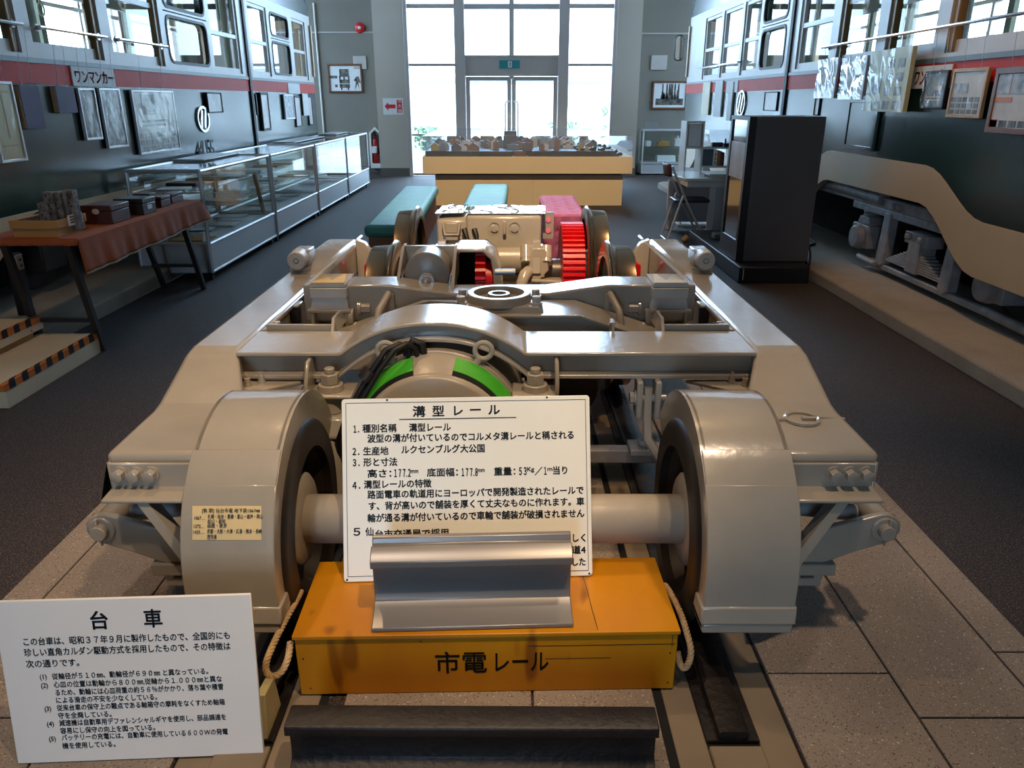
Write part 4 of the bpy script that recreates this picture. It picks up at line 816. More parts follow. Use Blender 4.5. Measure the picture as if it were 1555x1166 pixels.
# swing bolster behind the centre plate
xs3 = [XT - 0.78, XT - 0.43, XT - 0.19, XT + 0.19, XT + 0.43, XT + 0.78]; z3 = [0.694, 0.694, 0.66, 0.66, 0.694, 0.694]
mb = MB(); mb.strip(list(zip(xs3, z3)), [(x, z - 0.15) for x, z in zip(xs3, z3)], 'Y', 2.965, 3.13); bo = mb.build('bolster', P, bog, bevel=0.008)
for s in (-1, 1):
    c = lambda v: XT + s * v
    # spring box at each bolster end
    mb = MB(); mb.box(c(0.60), c(0.745), 2.93, 3.13, 0.648, 0.690); sb = mb.build('bolster_cap', M['paint_w'], bog, bevel=0.004)
    mb = MB(); mb.box(c(0.605), c(0.74), 2.935, 3.12, 0.692, 0.706); mb.build('wear_plate', M['paint_w'], sb)
    mb = MB(); mb.hexa([(c(0.598), 2.94, 0.600), (c(0.75), 2.94, 0.600), (c(0.75), 3.13, 0.600), (c(0.598), 3.13, 0.600)][::s], [(c(0.606), 2.95, 0.648), (c(0.742), 2.95, 0.648), (c(0.742), 3.13, 0.648), (c(0.606), 3.13, 0.648)][::s]); mb.build('cap_skirt', M['paint_w'], sb, bevel=0.003)
    mb = MB(); mb.box(c(0.588), c(0.76), 2.92, 3.14, 0.592, 0.604); mb.box(c(0.60), c(0.613), 2.925, 3.13, 0.48, 0.592); mb.box(c(0.735), c(0.748), 2.925, 3.13, 0.48, 0.592); mb.box(c(0.61), c(0.74), 3.05, 3.062, 0.48, 0.56); mb.build('spring_box', P, sb, bevel=0.003)
    mb = MB(); mb.hexa([(c(0.56), 2.98, 0.46), (c(0.60), 2.98, 0.46), (c(0.60), 3.0, 0.46), (c(0.56), 3.0, 0.46)][::s], [(c(0.585), 2.98, 0.62), (c(0.60), 2.98, 0.62), (c(0.60), 3.0, 0.62), (c(0.585), 3.0, 0.62)][::s]); mb.lathe([(0, 0), (0, 0.038), (s * -0.02, 0.038), (s * -0.02, 0)], (c(0.60), 2.95, 0.565), 'X', 20); mb.build('link_plate', P, bog, bevel=0.003)
    mb = MB(); mb.hexbolt((c(0.575), 2.92, 0.525), (-s, 0, 0), 0.025, 0.045); mb.build('bolt', P, bog)
    mb = MB(); mb.hexbolt((c(0.565), 2.965, 0.60), (-s, 0, 0), 0.022, 0.05); mb.build('bolt', P, bog)
    # bent bar handle
    hx = 0.465
    mb = MB(); mb.tube([(c(hx), 2.78, 0.40), (c(hx), 2.78, 0.52), (c(hx), 2.79, 0.58), (c(hx - 0.005), 2.83, 0.625), (c(hx - 0.03), 2.93, 0.668), (c(hx - 0.035), 2.945, 0.66), (c(hx - 0.036), 2.95, 0.57)], 0.0135, 10); mb.build('bar_handle', M['paint_b'], bog)
    # small upright fins and cross plate between the transoms
    mb = MB(); mb.hexa([(c(0.575), 2.55, 0.60), (c(0.585), 2.55, 0.60), (c(0.585), 2.80, 0.60), (c(0.575), 2.80, 0.60)][::s], [(c(0.575), 2.60, 0.66), (c(0.585), 2.60, 0.66), (c(0.585), 2.70, 0.66), (c(0.575), 2.70, 0.66)][::s]); mb.build('fin', P, tr)
    mb = MB(); mb.hexa([(c(0.40), 2.56, 0.58), (c(0.41), 2.56, 0.58), (c(0.41), 2.68, 0.58), (c(0.40), 2.68, 0.58)][::s], [(c(0.40), 2.58, 0.65), (c(0.41), 2.58, 0.65), (c(0.41), 2.63, 0.65), (c(0.40), 2.63, 0.65)][::s]); mb.build('fin', P, tr)
    mb = MB(); mb.box(c(0.575), c(0.82), 2.60, 2.612, 0.56, 0.636); mb.build('cross_plate', P, tr, bevel=0.002)
    for y in (2.74, 2.95): mb = MB(); mb.box(c(0.80), c(0.836), y, y + 0.02, 0.45, 0.60); mb.build('guide_strip', M['grime'], bog)
    # damper on the beam
    mb = MB(); mb.box(c(0.895), c(0.995), 3.54, 3.72, 0.60, 0.645); mb.box(c(0.905), c(0.985), 3.56, 3.70, 0.64, 0.72); db = mb.build('damper_block', P, bog, bevel=0.01)
    mb = MB(); mb.lathe([(0.0, 0.0), (0.0, 0.009), (0.012, 0.011), (0.0, 0.013), (0.0, 0.038), (0.006, 0.043), (0.09, 0.043), (0.09, 0)], (c(0.945), 3.49, 0.685), 'Y', 28); mb.build('damper', M['paint_w'], db)
    # end bracket on the far beam end and red brake block seen beyond the spring boxes
    mb = MB(); mb.prism([(c(0.70), 0.46), (c(0.79), 0.46), (c(0.79), 0.68), (c(0.74), 0.66), (c(0.70), 0.60)], 'Y', 4.10, 4.15); mb.build('end_bracket', P, bog, bevel=0.004)
    mb = MB(); mb.prism([(c(0.675), 0.50), (c(0.73), 0.50), (c(0.73), 0.565), (c(0.695), 0.585)], 'Y', 3.98, 4.05); mb.build('brake_block', M['red'], bog, bevel=0.006)
    mb = MB(); mb.tube([(c(0.66), 3.9, 0.53), (c(0.76), 3.75, 0.50)], 0.012, 8); mb.build('brake_hanger', M['paint_w'], bog)
# half-round brake drum carrier on the bolster
dx = -0.355
mb = MB()
for x in (dx - 0.118, dx + 0.108):
    mb.prism([(3.02, 0.66), (3.36, 0.66), (3.36, 0.79), (3.26, 0.79)], 'X', x, x + 0.012)
mb.box(dx - 0.118, dx + 0.12, 3.30, 3.312, 0.66, 0.79); fr_ = mb.build('drum_carrier', P, bog)
mb = MB(); mb.lathe([(0.0, 0.0), (0.0, 0.08), (0.008, 0.092), (0.16, 0.092), (0.16, 0)], (dx, 3.13, 0.70), 'Y', 40); mb.build('drum', M['paint_b'], fr_)
mb = MB(); mb.strip([(dx + 0.105 * math.cos(a), 0.70 + 0.105 * math.sin(a)) for a in [PI + PI * i / 20 for i in range(21)]], [(dx + 0.097 * math.cos(a), 0.70 + 0.097 * math.sin(a)) for a in [PI + PI * i / 20 for i in range(21)]], 'Y', 3.12, 3.24); mb.build('drum_cradle', P, fr_)
mb = MB(); mb.lathe([(-0.02, 0.0), (-0.02, 0.033), (0.0, 0.036), (0.01, 0.036)], (dx, 3.125, 0.675), 'Y', 12); mb.hexbolt((dx, 3.108, 0.675), (0, -1, 0), 0.02, 0.03); mb.build('castle_nut', P, fr_)
# gear case with open front on the driven axle
mb = MB(); gx0, gx1 = -0.265, -0.06
gt = [(gx0, 0.50), (gx0, 0.745), (gx0 + 0.02, 0.765), (gx1 - 0.06, 0.765), (gx1 - 0.015, 0.73), (gx1 + 0.01, 0.66), (gx1 + 0.02, 0.50)]
gi = [(gx0 + 0.018, 0.515), (gx0 + 0.018, 0.715), (gx0 + 0.035, 0.748), (gx1 - 0.07, 0.748), (gx1 - 0.035, 0.715), (gx1 - 0.025, 0.655), (gx1 - 0.02, 0.515)]
mb.ring(gt, gi, 'Y', 3.36, 3.60); gc = mb.build('gear_case', P, bog, bevel=0.006)
mb = MB(); mb.prism(gt, 'Y', 3.60, 3.61); mb.build('case_back', M['void'], gc)
def gear_profile(r, n, h, cx, cz):
    pts = []
    for i in range(n):
        for da, rr in ((-0.30, r - h), (-0.16, r), (0.16, r), (0.30, r - h)):
            a = 2 * PI * (i + da) / n; pts.append((cx + rr * math.cos(a), cz + rr * math.sin(a)))
    return pts
mb = MB(); mb.prism(gear_profile(0.13, 22, 0.026, 3.47, 0.60), 'X', -0.165, -0.118); pg = mb.build('bevel_gear', M['red'], gc)
mb = MB(); mb.lathe([(0, 0), (0, 0.095), (0.03, 0.092), (0.045, 0.05), (0.06, 0.045), (0.06, 0)], (-0.118, 3.47, 0.60), 'X', 24); mb.build('gear_hub', M['red'], pg)
mb = MB(); mb.lathe([(-0.03, 0.0), (-0.03, 0.014), (0.06, 0.014), (0.06, 0)], (-0.045, 3.3, 0.675), 'X', 10); mb.build('grease_nipple', M['alu'], gc)
# lower gear seen in the sloping frames, brake beam and pull rods low down between the beams
mb = MB(); mb.box(-0.02, 0.60, 2.38, 2.43, 0.20, 0.25); mb.box(0.40, 0.52, 2.33, 2.42, 0.25, 0.275); mb.cyl((0.45, 2.37, 0.275), (0.45, 2.37, 0.295), 0.022, 12); mb.build('brake_beam', M['under'], bog, bevel=0.005)
mb = MB(); mb.tube([(0.17, 2.35, 0.16), (0.33, 3.6, 0.30)], 0.05, 14); mb.build('pull_rod', M['grime'], bog)
mb = MB(); mb.box(0.405, 0.425, 2.30, 2.37, 0.40, 0.53); mb.box(0.465, 0.485, 2.30, 2.37, 0.40, 0.53); hb = mb.build('hinge_bracket', P, bog, bevel=0.006)
mb = MB(); mb.tube([(0.39, 2.33, 0.465), (0.505, 2.33, 0.465)], 0.014, 10); mb.hexbolt((0.405, 2.33, 0.465), (-1, 0, 0), 0.020, 0.02); mb.build('hinge_pin', P, hb)
mb = MB(); mb.tube([(0.445, 2.33, 0.50), (0.445, 2.32, 0.40), (0.448, 2.30, 0.33), (0.49, 2.27, 0.27), (0.50, 2.26, 0.20)], 0.016, 8); mb.build('hanger_link', P, hb)
mb = MB(); mb.tube([(-0.60, 2.30, 0.42), (-0.585, 2.25, 0.33), (-0.58, 2.24, 0.24), (-0.575, 2.24, 0.12)], [0.03, 0.035, 0.028, 0.03], 12); mb.build('brake_hanger', P, bog)
mb = MB(); mb.lathe([(0.0, 0.0), (0.0, 0.13), (0.05, 0.15), (0.4, 0.15), (0.4, 0)], (0.20, 2.75, 0.34), 'Y', 32); mb.build('motor_tail', M['grime'], bog)
mb = MB(); mb.box(XT - 0.5, XT + 0.5, 3.2, 3.5, 0.20, 0.45); mb.build('axle_gear_housing', M['grime'], bog, bevel=0.05)

# ================================================================ the nose-suspended motor and its wheelset behind the bogie
AX3, Z3, R3 = 4.66, ZB + 0.362, 0.362
X3 = -0.06
ws = thing('motor_wheelset', 'wheelset with red gear and box shaped traction motor parked behind the bogie', 'motor wheelset', (X3, AX3, ZB))
for s in (-1, 1): wheel(ws, s, 0.495, AX3, Z3, R3, xc=X3)
mb = MB(); mb.lathe([(-0.63, 0), (-0.63, 0.06), (-0.42, 0.07), (0.42, 0.07), (0.63, 0.06), (0.63, 0)], (X3, AX3, Z3), 'X', 24); mb.build('axle', M['steel_d'], ws)
mb = MB(); mb.cyl((X3 - 0.29, 4.62, 0.475), (X3 + 0.24, 4.62, 0.475), 0.085, 28); at = mb.build('axle_tube', M['paint_b'], ws)
mb = MB(); mb.prism([(4.58, 0.525), (4.59, 0.728), (4.62, 0.745), (5.0, 0.745), (5.06, 0.68), (5.06, 0.30), (4.72, 0.28), (4.68, 0.50)], 'X', -0.27, 0.175); mh = mb.build('motor_housing', P, ws, bevel=0.012)
mb = MB(); mb.prism([(4.60, 0.51), (4.61, 0.705), (4.64, 0.72), (4.98, 0.72), (5.04, 0.66), (5.04, 0.32), (4.74, 0.30), (4.70, 0.50)], 'X', -0.45, -0.27); mb.build('commutator_end', P, mh, bevel=0.012)
mb = MB(); mb.box(-0.26, 0.165, 4.565, 4.60, 0.518, 0.540); mb.build('housing_ledge', P, mh, bevel=0.005)
for x in (-0.105, 0.015):
    mb = MB(); mb.lathe([(0.012, 0.042), (0.0, 0.040), (0.0, 0.032), (0.012, 0.030), (0.012, 0)], (x, 4.582, 0.665), 'Y', 24); mb.hexbolt((x, 4.594, 0.665), (0, -1, 0), 0.026, 0.02); mb.build('bolt', P, mh)
mb = MB(); mb.box(-0.055, -0.035, 4.55, 4.61, 0.63, 0.712); mb.build('lug', P, mh, bevel=0.006)
mb = MB(); mb.box(-0.395, -0.325, 4.58, 4.62, 0.635, 0.695); mb.tube([(-0.41, 4.57, 0.70), (-0.40, 4.56, 0.63), (-0.32, 4.56, 0.63), (-0.31, 4.57, 0.70)], 0.01, 6); mb.build('latch', P, mh, bevel=0.005)
for k, x in enumerate((-0.255, -0.215)):
    mb = MB(); mb.tube([(x - 0.03 + 0.02 * k, 4.575, 0.66), (x - 0.015 + 0.02 * k, 4.55, 0.62), (x + 0.005, 4.545, 0.56), (x + 0.005, 4.53, 0.50), (x - 0.005, 4.50, 0.42)], [0.018, 0.014, 0.012, 0.012, 0.012], 8); mb.build('cable', M['rubber'], mh)
for xs_, lab in (((-0.475, -0.355), -0.42), ((0.085, 0.205), 0.145)):
    for x in xs_:
        mb = MB(); mb.cyl((x, 4.53, 0.49), (x, 4.57, 0.56), 0.036, 16); mb.cyl((x, 4.515, 0.47), (x, 4.53, 0.495), 0.032, 16); mb.build('cap_bolt', P, at, bevel=0.004)
    x = (xs_[0] + xs_[1]) / 2
    mb = MB(); mb.hexa([(x - 0.05, 4.50, 0.385), (x + 0.05, 4.50, 0.385), (x + 0.05, 4.58, 0.385), (x - 0.05, 4.58, 0.385)], [(x - 0.045, 4.53, 0.57), (x + 0.045, 4.53, 0.57), (x + 0.045, 4.60, 0.57), (x - 0.045, 4.60, 0.57)]); ob = mb.build('oil_box', P, at, bevel=0.006)
    mb = MB(); mb.hexa([(x - 0.026, 4.485, 0.41), (x + 0.026, 4.485, 0.41), (x + 0.026, 4.53, 0.41), (x - 0.026, 4.53, 0.41)], [(x - 0.024, 4.515, 0.60), (x + 0.024, 4.515, 0.60), (x + 0.024, 4.58, 0.60), (x - 0.024, 4.58, 0.60)]); mb.build('oil_lid', P, ob, bevel=0.004)
mb = MB(); mb.prism([(0.15, 0.35), (0.22, 0.43), (0.20, 0.56), (0.12, 0.56), (0.08, 0.35)], 'Y', 4.50, 4.60); mb.prism([(0.10, 4.50), (0.42, 4.42), (0.43, 4.46), (0.43, 4.50), (0.25, 4.56)], 'Z', 0.355, 0.375); mb.build('gear_bracket', P, ws, bevel=0.006)
mb = MB(); mb.prism(gear_profile(0.295, 52, 0.020, AX3 - 0.02, Z3), 'X', 0.295, 0.425); rg_ = mb.build('drive_gear', M['red'], ws)
mb = MB(); mb.box(0.19, 0.255, 4.72, 4.735, 0.58, 0.74); mb.build('vent_plate', M['paint_b'], mh)
for z in (0.63, 0.695):
    mb = MB(); mb.cyl((0.223, 4.712, z), (0.223, 4.722, z), 0.016, 14); mb.build('vent_hole', M['pink'], mh)
mb = MB(); mb.tube([(0.055, 4.45, 0.30), (0.06, 4.44, 0.37), (0.075, 4.46, 0.41), (0.10, 4.52, 0.42)], 0.035, 12); mb.build('drain_elbow', P, ws)
# ================================================================ signs, crate and rail pieces in front
def quad_uv(q):
    (x0, y0), (x1, y1), (x2, y2), (x3, y3) = q      # TL, TR, BR, BL
    def f(x, y):
        u = v = 0.5
        for _ in range(30):
            xl, yl = x0 + (x3 - x0) * v, y0 + (y3 - y0) * v; xr, yr = x1 + (x2 - x1) * v, y1 + (y2 - y1) * v
            u = (x - xl) / (xr - xl)
            yt = y0 + (y1 - y0) * u; yb = y3 + (y2 - y3) * u; v = (y - yt) / (yb - yt)
        return u, v
    return f
def sign_text(lines, quad, W, H, hpx, name, m, par, M4, wt=0.0):
    f = quad_uv(quad); out = []; sc = H / ((quad[3][1] - quad[0][1] + quad[2][1] - quad[1][1]) / 2)
    for ln in lines:
        txt, xa, xb, ym = ln[:4]; h = ln[4] if len(ln) > 4 else hpx; w2 = ln[5] if len(ln) > 5 else wt
        u, v = f(xa, ym); u2, _ = f(xb, ym); size = h * sc
        out.append((txt, u * W, H - v * H - 0.38 * size, size, -(u2 - u) * W, w2))
    return text_mesh(out, name, m, par, M4, 0.0004)
# -- board about the grooved rail, leaning back on the axle
bl, br_ = U(522, 884, Z=0.190), U(900, 874, Z=0.190)
xd = (br_ - bl); W1 = xd.length; xd.normalize(); up = Vector((0.0, 0.165, 0.42)); up = (up - xd * up.dot(xd)).normalized()
H1 = 0.44
while True:                                    # height of the board from its top edge in the photograph
    q_ = bl + up * H1; d_ = q_.y * CT + (EYE - q_.z) * ST
    if 583 - FPX * (q_.y * ST - (EYE - q_.z) * CT) / d_ <= 607: break
    H1 += 0.002
t = thing('rail_signboard', 'cream signboard with handwritten style text leaning behind the silver rail on the yellow crate', 'signboard', tuple((bl + br_) / 2))
Mx = plane_m(bl, xd, up)
b = MB(); b.prism([(0.006, 0), (W1 - 0.006, 0), (W1, 0.006), (W1, H1 - 0.006), (W1 - 0.006, H1), (0.006, H1), (0, H1 - 0.006), (0, 0.006)], 'Z', -0.006, 0.0, Mx); bd = b.build('board', M['cream_sign'], t, bevel=0.001, seg=1)
b = MB(); e = 0.0105; b.ring([(e, e * 1.3), (W1 - e, e * 1.3), (W1 - e, H1 - e), (e, H1 - e)], [(e + .0013, e * 1.3 + .0013), (W1 - e - .0013, e * 1.3 + .0013), (W1 - e - .0013, H1 - e - .0013), (e + .0013, H1 - e - .0013)], 'Z', 0.0002, 0.0008)
for v in b.bm.verts: v.co = Mx @ v.co
b.build('border_line', M['ink_blue'], bd, smooth=False)
for x, y in ((0.009, 0.006), (W1 - 0.009, 0.006), (0.12, H1 - 0.004), (0.545, H1 - 0.004)):
    b = MB(); b.cyl(Mx @ Vector((x, y, 0)), Mx @ Vector((x, y, 0.0012)), 0.0028, 10); b.build('pin_hole', M['ink'], bd)
Q = [(103, 57), (1437, 35), (1475, 1052), (87, 1090)]
L = [('溝', 480, 548, 127, 66), ('型', 585, 650, 125, 66), ('レ', 690, 750, 122, 66), ('ー', 783, 847, 118, 66), ('ル', 885, 950, 117, 66),
     ('１．', 157, 192, 226, 52), ('種別名稱', 210, 393, 223), ('溝型レール', 460, 685, 218), ('波型の溝が付いているのでコルメタ溝レールと稱される', 235, 1355, 280),
     ('２．', 148, 190, 353, 52), ('生産地', 210, 347, 351), ('ルクセンブルグ大公国', 415, 868, 343), ('３．', 148, 190, 416, 52), ('形と寸法', 210, 393, 414),
     ('高さ：', 230, 360, 478), ('１７７.２', 372, 465, 475, 58), ('mm', 466, 507, 462, 34), ('底面幅：', 553, 722, 472), ('１７７.８', 738, 830, 470, 58), ('mm', 831, 868, 456, 34), ('重量：', 918, 1036, 466), ('５３', 1052, 1098, 464, 58), ('Kg', 1099, 1140, 452, 34), ('／', 1142, 1185, 464), ('１', 1190, 1208, 462, 58), ('m', 1211, 1240, 450, 34), ('当り', 1240, 1322, 460),
     ('４．', 142, 190, 544, 52), ('溝型レールの特徴', 210, 577, 540), ('路面電車の軌道用にヨーロッパで開発製造されたレールで', 228, 1415, 597), ('す、背が高いので舗装を厚くて丈夫なものに作れます。車', 230, 1420, 661), ('輪が通る溝が付いているので車輪で舗装が破損されません', 225, 1422, 729),
     ('５', 134, 184, 806, 56), ('仙', 212, 256, 806), ('台市交通局で採用', 262, 668, 820), ('しく', 1350, 1430, 840), ('道4', 1352, 1432, 907), ('した', 1352, 1432, 975)]
sign_text(L, Q, W1, H1, 50, 'lettering', M['ink'], bd, Mx @ Matrix.Translation((0, 0, 0.0004)), 0.021)
u0, v0 = quad_uv(Q)(408, 172); u1, _ = quad_uv(Q)(1040, 160)
b = MB(); b.box(u0 * W1, u1 * W1, H1 - v0 * H1 - 0.0012, H1 - v0 * H1 + 0.0012, 0.0002, 0.0008)
for v in b.bm.verts: v.co = Mx @ v.co
b.build('underline', M['ink'], bd, smooth=False)

# -- white board about the bogie, standing on the paving
bl, br_ = U(27, 1160, Z=0.010), U(401, 1145, Z=0.010)
xd = (br_ - bl); W2 = xd.length; xd.normalize(); up = Vector((0, 0.058, 0.365)); up = (up + xd * 0.0).normalized(); up = Matrix.Rotation(math.radians(-0.0), 3, 'Y') @ up
tl, tr_ = U(-2, 913, Y=bl.y + 0.058), U(385, 903, Y=br_.y + 0.058); H2 = ((tl - bl).length + (tr_ - br_).length) / 2
t = thing('bogie_signboard', 'white signboard with black text explaining the bogie, standing on the paving', 'signboard', tuple((bl + br_) / 2))
Mx = plane_m(bl, xd, ((tl - bl) + (tr_ - br_)))
b = MB(); b.prism([(0, 0), (W2, 0), (W2, H2), (0, H2)], 'Z', -0.008, 0.0, Mx); bd = b.build('board', M['white_sign'], t, bevel=0.0015, seg=1)
Q = [(-8, 88), (1362, 40), (1425, 897), (97, 957)]
L = [('台', 497, 597, 180, 100, 0.016), ('車', 785, 885, 168, 100, 0.016)]
for txt, xa, xb, ya, yb in (('この台車は、昭和３７年９月に製作したもので、全国的にも', 143, 1250, 293, 258), ('珍しい直角カルダン駆動方式を採用したもので、その特徴は', 150, 1252, 350, 318), ('次の通りです。', 157, 440, 410, 402)):
    L.append((txt, xa, xb, ya, 44))
for txt, xa, xb, ya in (('(1)', 227, 265, 477), ('従輪径が５１０㎜、動輪径が６９０㎜ と異なっている。', 293, 1130, 475), ('(2)', 232, 270, 523), ('心皿の位置は動輪から８００㎜,従輪から１.０００㎜と異な', 300, 1203, 519), ('るため、動輪には心皿荷重の約５６％がかかり、落ち葉や積雪', 305, 1210, 562), ('による滑走の不安を少なくしている。', 308, 852, 604),
        ('(3)', 247, 283, 649), ('従来台車の保守上の難点である軸箱守の摩耗をなくすため軸箱', 313, 1217, 645), ('守を全廃している。', 318, 605, 688), ('(4)', 257, 295, 732), ('減速機は自動車用デファレンシャルギヤを使用し、部品調達を', 323, 1223, 728), ('容易にし保守の向上を図っている。', 328, 838, 771), ('(5)', 265, 303, 815), ('バッテリーの充電には、自動車に使用している６００Wの発電', 333, 1232, 809), ('機を使用している。', 337, 622, 854)):
    L.append((txt, xa, xb, ya, 36))
sign_text(L, Q, W2, H2, 40, 'lettering', M['ink'], bd, Mx @ Matrix.Translation((0, 0, 0.0004)), 0.007)
# its prop board and foot
a0 = br_ + Vector((-0.03, 0.03, 0)); b = MB()
b.prism([(a0.y + 0.01, 0.008), (a0.y + 0.12, 0.008), (a0.y + 0.10, 0.11), (a0.y + 0.03, 0.12)], 'X', a0.x + 0.005, a0.x + 0.026); b.build('prop', M['parch'], t, bevel=0.002)
b = MB(); b.prism([(bl.y + 0.03, 0.008), (bl.y + 0.14, 0.008), (bl.y + 0.05, 0.12)], 'X', bl.x + 0.06, bl.x + 0.08); b.build('prop', M['parch'], t)

# -- yellow crate with rope handles
A, B, C_, D = U(440, 967, Z=0.187), U(1032, 958, Z=0.187), U(997, 848, Z=0.187), U(478, 855, Z=0.187)
C_ = B + (D - A) ; C_.z = 0.187
rz = math.atan2(B.y - A.y, B.x - A.x); ctr = (A + B) / 2; bw = (B - A).length; bd_ = 0.315
t = thing('wooden_crate', 'yellow painted wooden crate with rope handles on the paving under the silver rail', 'crate', (ctr.x, ctr.y + bd_ / 2, 0.008), rz)
b = MB(); b.box(-bw / 2 + 0.004, bw / 2 - 0.004, -bd_ / 2 + 0.006, bd_ / 2 - 0.006, 0.0, 0.166); cb = b.build('crate_body', M['yellow'], t, bevel=0.003, local=True)
b = MB(); b.box(-bw / 2, bw / 2, -bd_ / 2, bd_ / 2, 0.168, 0.179); lid = b.build('lid', M['yellow'], t, bevel=0.002, local=True)
b = MB(); b.prism([(0.265, -0.15), (0.2665, -0.15), (0.262, -0.07), (0.258, 0.03), (0.248, 0.14), (0.246, 0.14), (0.2565, 0.03), (0.260, -0.07)], 'Z', 0.1785, 0.1794); b.build('crack', M['grime'], lid, local=True, smooth=False)
b = MB(); b.box(0.1, bw / 2 - 0.01, -bd_ / 2 + 0.0052, -bd_ / 2 + 0.0062, 0.136, 0.1375); b.box(0.14, 0.30, -bd_ / 2 + 0.0052, -bd_ / 2 + 0.0062, 0.098, 0.099)
b.box(bw / 2 - 0.018, bw / 2 - 0.0165, -bd_ / 2 + 0.005, -bd_ / 2 + 0.0062, 0.13, 0.163); b.build('board_joint', M['grime'], cb, local=True, smooth=False)
for x, z in ((-bw / 2 + 0.02, 0.11), (bw / 2 - 0.02, 0.11), (bw / 2 - 0.02, 0.02), (-bw / 2 + 0.03, 0.02), (-0.16, 0.155)):
    b = MB(); b.cyl((x, -bd_ / 2 + 0.007, z), (x, -bd_ / 2 + 0.005, z), 0.0022, 8); b.build('nail', M['grime'], cb, local=True)
xa, xb = (653 - 440) / 592 * bw - bw / 2, (830 - 440) / 592 * bw - bw / 2
o = text_mesh([('市電', xa, 0, 0.068, -(xb - xa) * 0.46, 0.008), ('レール', xa + (xb - xa) * 0.50, 0, 0.068, -(xb - xa) * 0.50, 0.006)], 'lettering', M['ink'], None, plane_m((0, -bd_ / 2 + 0.0056, 0.066), (1, 0, 0), (0, 0, 1)))
o.parent = cb
def rope(name, path, m, par, r=0.0065, turns_per_m=38, n=150):
    P_ = [Vector(p) for p in path]
    # Catmull-Rom
    pts = []
    for i in range(len(P_) - 1):
        p0, p1, p2, p3 = P_[max(i - 1, 0)], P_[i], P_[i + 1], P_[min(i + 2, len(P_) - 1)]
        for k in range(16):
            q = k / 16; pts.append(0.5 * ((2 * p1) + (-p0 + p2) * q + (2 * p0 - 5 * p1 + 4 * p2 - p3) * q * q + (-p0 + 3 * p1 - 3 * p2 + p3) * q ** 3))
    pts.append(P_[-1]); mb = MB(); d = 0.0
    dist = [0]
    for a, c in zip(pts, pts[1:]): dist.append(dist[-1] + (c - a).length)
    for s in range(3):
        hel = []
        for i, p in enumerate(pts):
            tg = (pts[min(i + 1, len(pts) - 1)] - pts[max(i - 1, 0)]).normalized(); u = tg.cross(Vector((0.2, 1, 0.1))).normalized(); v = tg.cross(u)
            a = 2 * PI * (dist[i] * turns_per_m + s / 3); hel.append(p + (u * math.cos(a) + v * math.sin(a)) * r * 0.62)
        mb.tube(hel, r * 0.72, 7)
    return mb.build(name, m, par)
LR = [(457, 898, 1.66), (450, 912, 1.62), (436, 937, 1.56), (419, 970, 1.50), (406, 1000, 1.46), (404, 1018, 1.445), (413, 1027, 1.44), (427, 1020, 1.45), (437, 1000, 1.47), (441, 975, 1.50)]
rope('rope_handle', [U(a, b_, Y=y) for a, b_, y in LR], M['rope'], t)
LR = [(1010, 888, 1.72), (1021, 905, 1.68), (1034, 932, 1.62), (1043, 960, 1.57), (1049, 985, 1.54), (1047, 1003, 1.53), (1040, 1014, 1.53), (1033, 1008, 1.54), (1029, 990, 1.56)]
rope('rope_handle', [U(a, b_, Y=y) for a, b_, y in LR], M['rope'], t)

# -- silver grooved rail on the crate
A, B = U(564, 960, Z=0.189), U(871, 952, Z=0.189); rz = math.atan2(B.y - A.y, B.x - A.x); Lr = (B - A).length
mid = (A + B) / 2
b = MB(); prof = [(0, 0), (0, 0.010), (0.055, 0.024), (0.074, 0.036), (0.080, 0.055), (0.080, 0.118), (0.074, 0.134), (0.052, 0.142), (0.046, 0.146), (0.046, 0.163), (0.062, 0.178), (0.080, 0.187), (0.086, 0.184), (0.092, 0.180), (0.100, 0.180), (0.106, 0.194), (0.116, 0.197), (0.122, 0.193), (0.122, 0.142), (0.104, 0.134), (0.098, 0.118), (0.098, 0.055), (0.104, 0.036), (0.123, 0.024), (0.178, 0.010), (0.178, 0)]
b.prism(prof, 'X', -Lr / 2, Lr / 2)
o = b.build('rail_section', M['silver'], None, bevel=0.0022, seg=2, local=True); o.location = (mid.x, mid.y, 0.1885); o.rotation_euler = (0, 0, rz)
tag(o, 'silver painted grooved rail section lying across the yellow crate', 'rail section')
# -- dark rail piece on the floor in front
A, B = U(430, 1103, Z=0.150), U(1002, 1106, Z=0.150); rz = math.atan2(B.y - A.y, B.x - A.x); Lr = (B - A).length; mid = (A + B) / 2
b = MB(); prof = [(-0.030, 0), (-0.030, 0.010), (0.012, 0.022), (0.024, 0.034), (0.027, 0.055), (0.027, 0.095), (0.020, 0.108), (0.0, 0.114), (-0.002, 0.118), (-0.001, 0.136), (0.006, 0.1405), (0.060, 0.1405), (0.066, 0.136), (0.067, 0.118), (0.064, 0.114), (0.046, 0.108), (0.040, 0.095), (0.040, 0.055), (0.043, 0.034), (0.055, 0.022), (0.097, 0.010), (0.097, 0)]
b.prism(prof, 'X', -Lr / 2, Lr / 2); o = b.build('rail_section', M['rail_black'], None, bevel=0.0025, local=True); o.location = (mid.x, mid.y, 0.0095); o.rotation_euler = (0, 0, rz)
tag(o, 'dark brown flat bottomed rail piece lying on the paving in front of the yellow crate', 'rail section')
oo = o
